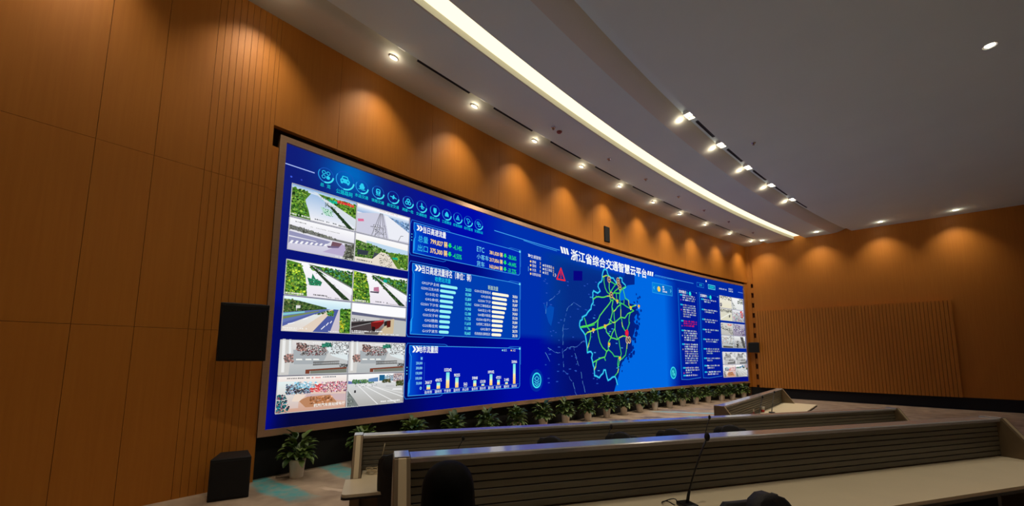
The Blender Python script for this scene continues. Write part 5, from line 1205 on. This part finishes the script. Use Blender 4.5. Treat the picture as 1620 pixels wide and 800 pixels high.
J = {'pelvis': ((0, -.30, .58), (.15, .115)), 'waist': ((0, -.27, .72), (.13, .1)), 'chest': ((0, -.2, .88), (.155, .11)), 'collar': ((0, -.13, 1.0), (.11, .075)),
     'neck': ((0, -.075, 1.07), (.052, .052)), 'skull_base': ((0, -.02, 1.13), (.066, .075)), 'skull': ((0, .0, 1.19), (.076, .092)), 'crown': ((0, -.005, 1.245), (.055, .066))}
B = [('pelvis', 'waist'), ('waist', 'chest'), ('chest', 'collar'), ('collar', 'neck'), ('neck', 'skull_base'), ('skull_base', 'skull'), ('skull', 'crown')]
J['nose'] = ((0, .1, 1.15), (.014, .016)); B.append(('skull_base', 'nose'))
for s, n in ((-1, 'L'), (1, 'R')):
    J.update({n + 'sh': ((s * .165, -.14, .985), .062), n + 'el': ((s * .235, -.02, .79), .044), n + 'wr': ((s * .13, .17, .785), .028), n + 'palm': ((s * .105, .235, .785), (.036, .017)),
              n + 'hip': ((s * .095, -.25, .55), .092), n + 'kn': ((s * .12, .14, .53), .06), n + 'cf': ((s * .12, .12, .34), .054), n + 'an': ((s * .12, .1, .085), .036), n + 'ba': ((s * .125, .2, .045), (.042, .03)), n + 'to': ((s * .128, .27, .035), (.034, .022)),
              n + 'ear': ((s * .088, -.01, 1.15), (.012, .026))})
    B += [('collar', n + 'sh'), (n + 'sh', n + 'el'), (n + 'el', n + 'wr'), (n + 'wr', n + 'palm'), ('pelvis', n + 'hip'), (n + 'hip', n + 'kn'), (n + 'kn', n + 'cf'), (n + 'cf', n + 'an'), (n + 'an', n + 'ba'), (n + 'ba', n + 'to'), ('skull_base', n + 'ear')]
    for k, (dx, ln) in enumerate(((.03, .068), (.011, .078), (-.009, .072), (-.028, .056))):
        a, b, c = n + 'f%da' % k, n + 'f%db' % k, n + 'f%dc' % k; bx_ = s * .105 - s * dx
        J[a] = ((bx_, .262, .789), .0095); J[b] = ((bx_ - s * dx * .15, .262 + ln * .55, .792), .0085); J[c] = ((bx_ - s * dx * .2, .262 + ln, .772), .0075)
        B += [(n + 'palm', a), (a, b), (b, c)]
    J[n + 't1'] = ((s * .105 - s * .046, .225, .785), .0105); J[n + 't2'] = ((s * .105 - s * .062, .258, .781), .0095); B += [(n + 'palm', n + 't1'), (n + 't1', n + 't2')]
body = skin_mesh('body', J, B, M_SKIN, per)
# clothing follows the same joints, slightly larger, and stops at neck, wrists and ankles
g = lambda k, d: tuple(x + d for x in (J[k][1] if isinstance(J[k][1], tuple) else (J[k][1],) * 2))
JJ = {k: (J[k][0], g(k, .016)) for k in ('pelvis', 'waist', 'chest', 'collar')}
JJ['neck'] = ((0, -.08, 1.075), (.068, .066))
BB = [('pelvis', 'waist'), ('waist', 'chest'), ('chest', 'collar'), ('collar', 'neck')]
for n in 'LR':
    for k, d in (('sh', .016), ('el', .014), ('wr', .012)): JJ[n + k] = (J[n + k][0], g(n + k, d))
    BB += [('collar', n + 'sh'), (n + 'sh', n + 'el'), (n + 'el', n + 'wr')]
skin_mesh('jacket', JJ, BB, M_CLOTH, per)
JT = {'pelvis': ((0, -.30, .56), (.16, .122))}; BT = []
for n in 'LR':
    for k in ('hip', 'kn', 'cf', 'an'): JT[n + k] = (J[n + k][0], g(n + k, .013))
    BT += [('pelvis', n + 'hip'), (n + 'hip', n + 'kn'), (n + 'kn', n + 'cf'), (n + 'cf', n + 'an')]
skin_mesh('trousers', JT, BT, M_EDGE, per)
for s in (-1, 1):
    bm = bmesh.new(); ellipsoid(bm, (s * .03, .078, 1.172), (.012, .008, .008), None, 12, 8); obj('eye', bm, M_WHITE, per, True)
bm = bmesh.new(); ellipsoid(bm, (0, .088, 1.10), (.024, .01, .007), None, 12, 8); obj('mouth', bm, M_RED, per, True)
# hair: a bob that covers crown, sides and nape and leaves the face free
bm = bmesh.new(); NU, NV = 48, 22; rows = []
for j in range(NV + 1):
    th = (j / NV) * 2.55; row = []
    for i in range(NU):
        ph = 2 * PI * i / NU
        front = max(0, math.sin(ph))                     # +y is the face side
        t_ = th * (1 - .47 * front ** 1.5)
        rad = (math.sin(min(t_, PI * .52)) if t_ > PI * .5 else max(0, math.sin(t_))) ** .82 + .05 * max(0, t_ - 1.5)
        z = math.cos(t_) if t_ < PI * .5 else -(t_ - PI * .5) * 1.15
        st = 1 + .022 * math.sin(ph * 23 + 2 * t_) * min(1, t_) + .015 * math.sin(ph * 41 + 3 * t_)
        row.append(bm.verts.new((.120 * rad * math.cos(ph) * st, -.012 + .128 * rad * math.sin(ph) * st, 1.165 + .131 * z)))
    rows.append(row)
for a, b in zip(rows, rows[1:]):
    for i in range(NU):
        bm.faces.new((a[i], a[(i + 1) % NU], b[(i + 1) % NU], b[i]))
bmesh.ops.remove_doubles(bm, verts=bm.verts, dist=1e-5)
h = obj('hair', bm, M_HAIR, per, True); sd = h.modifiers.new('solid', 'SOLIDIFY'); sd.thickness = .02; sd.offset = -1
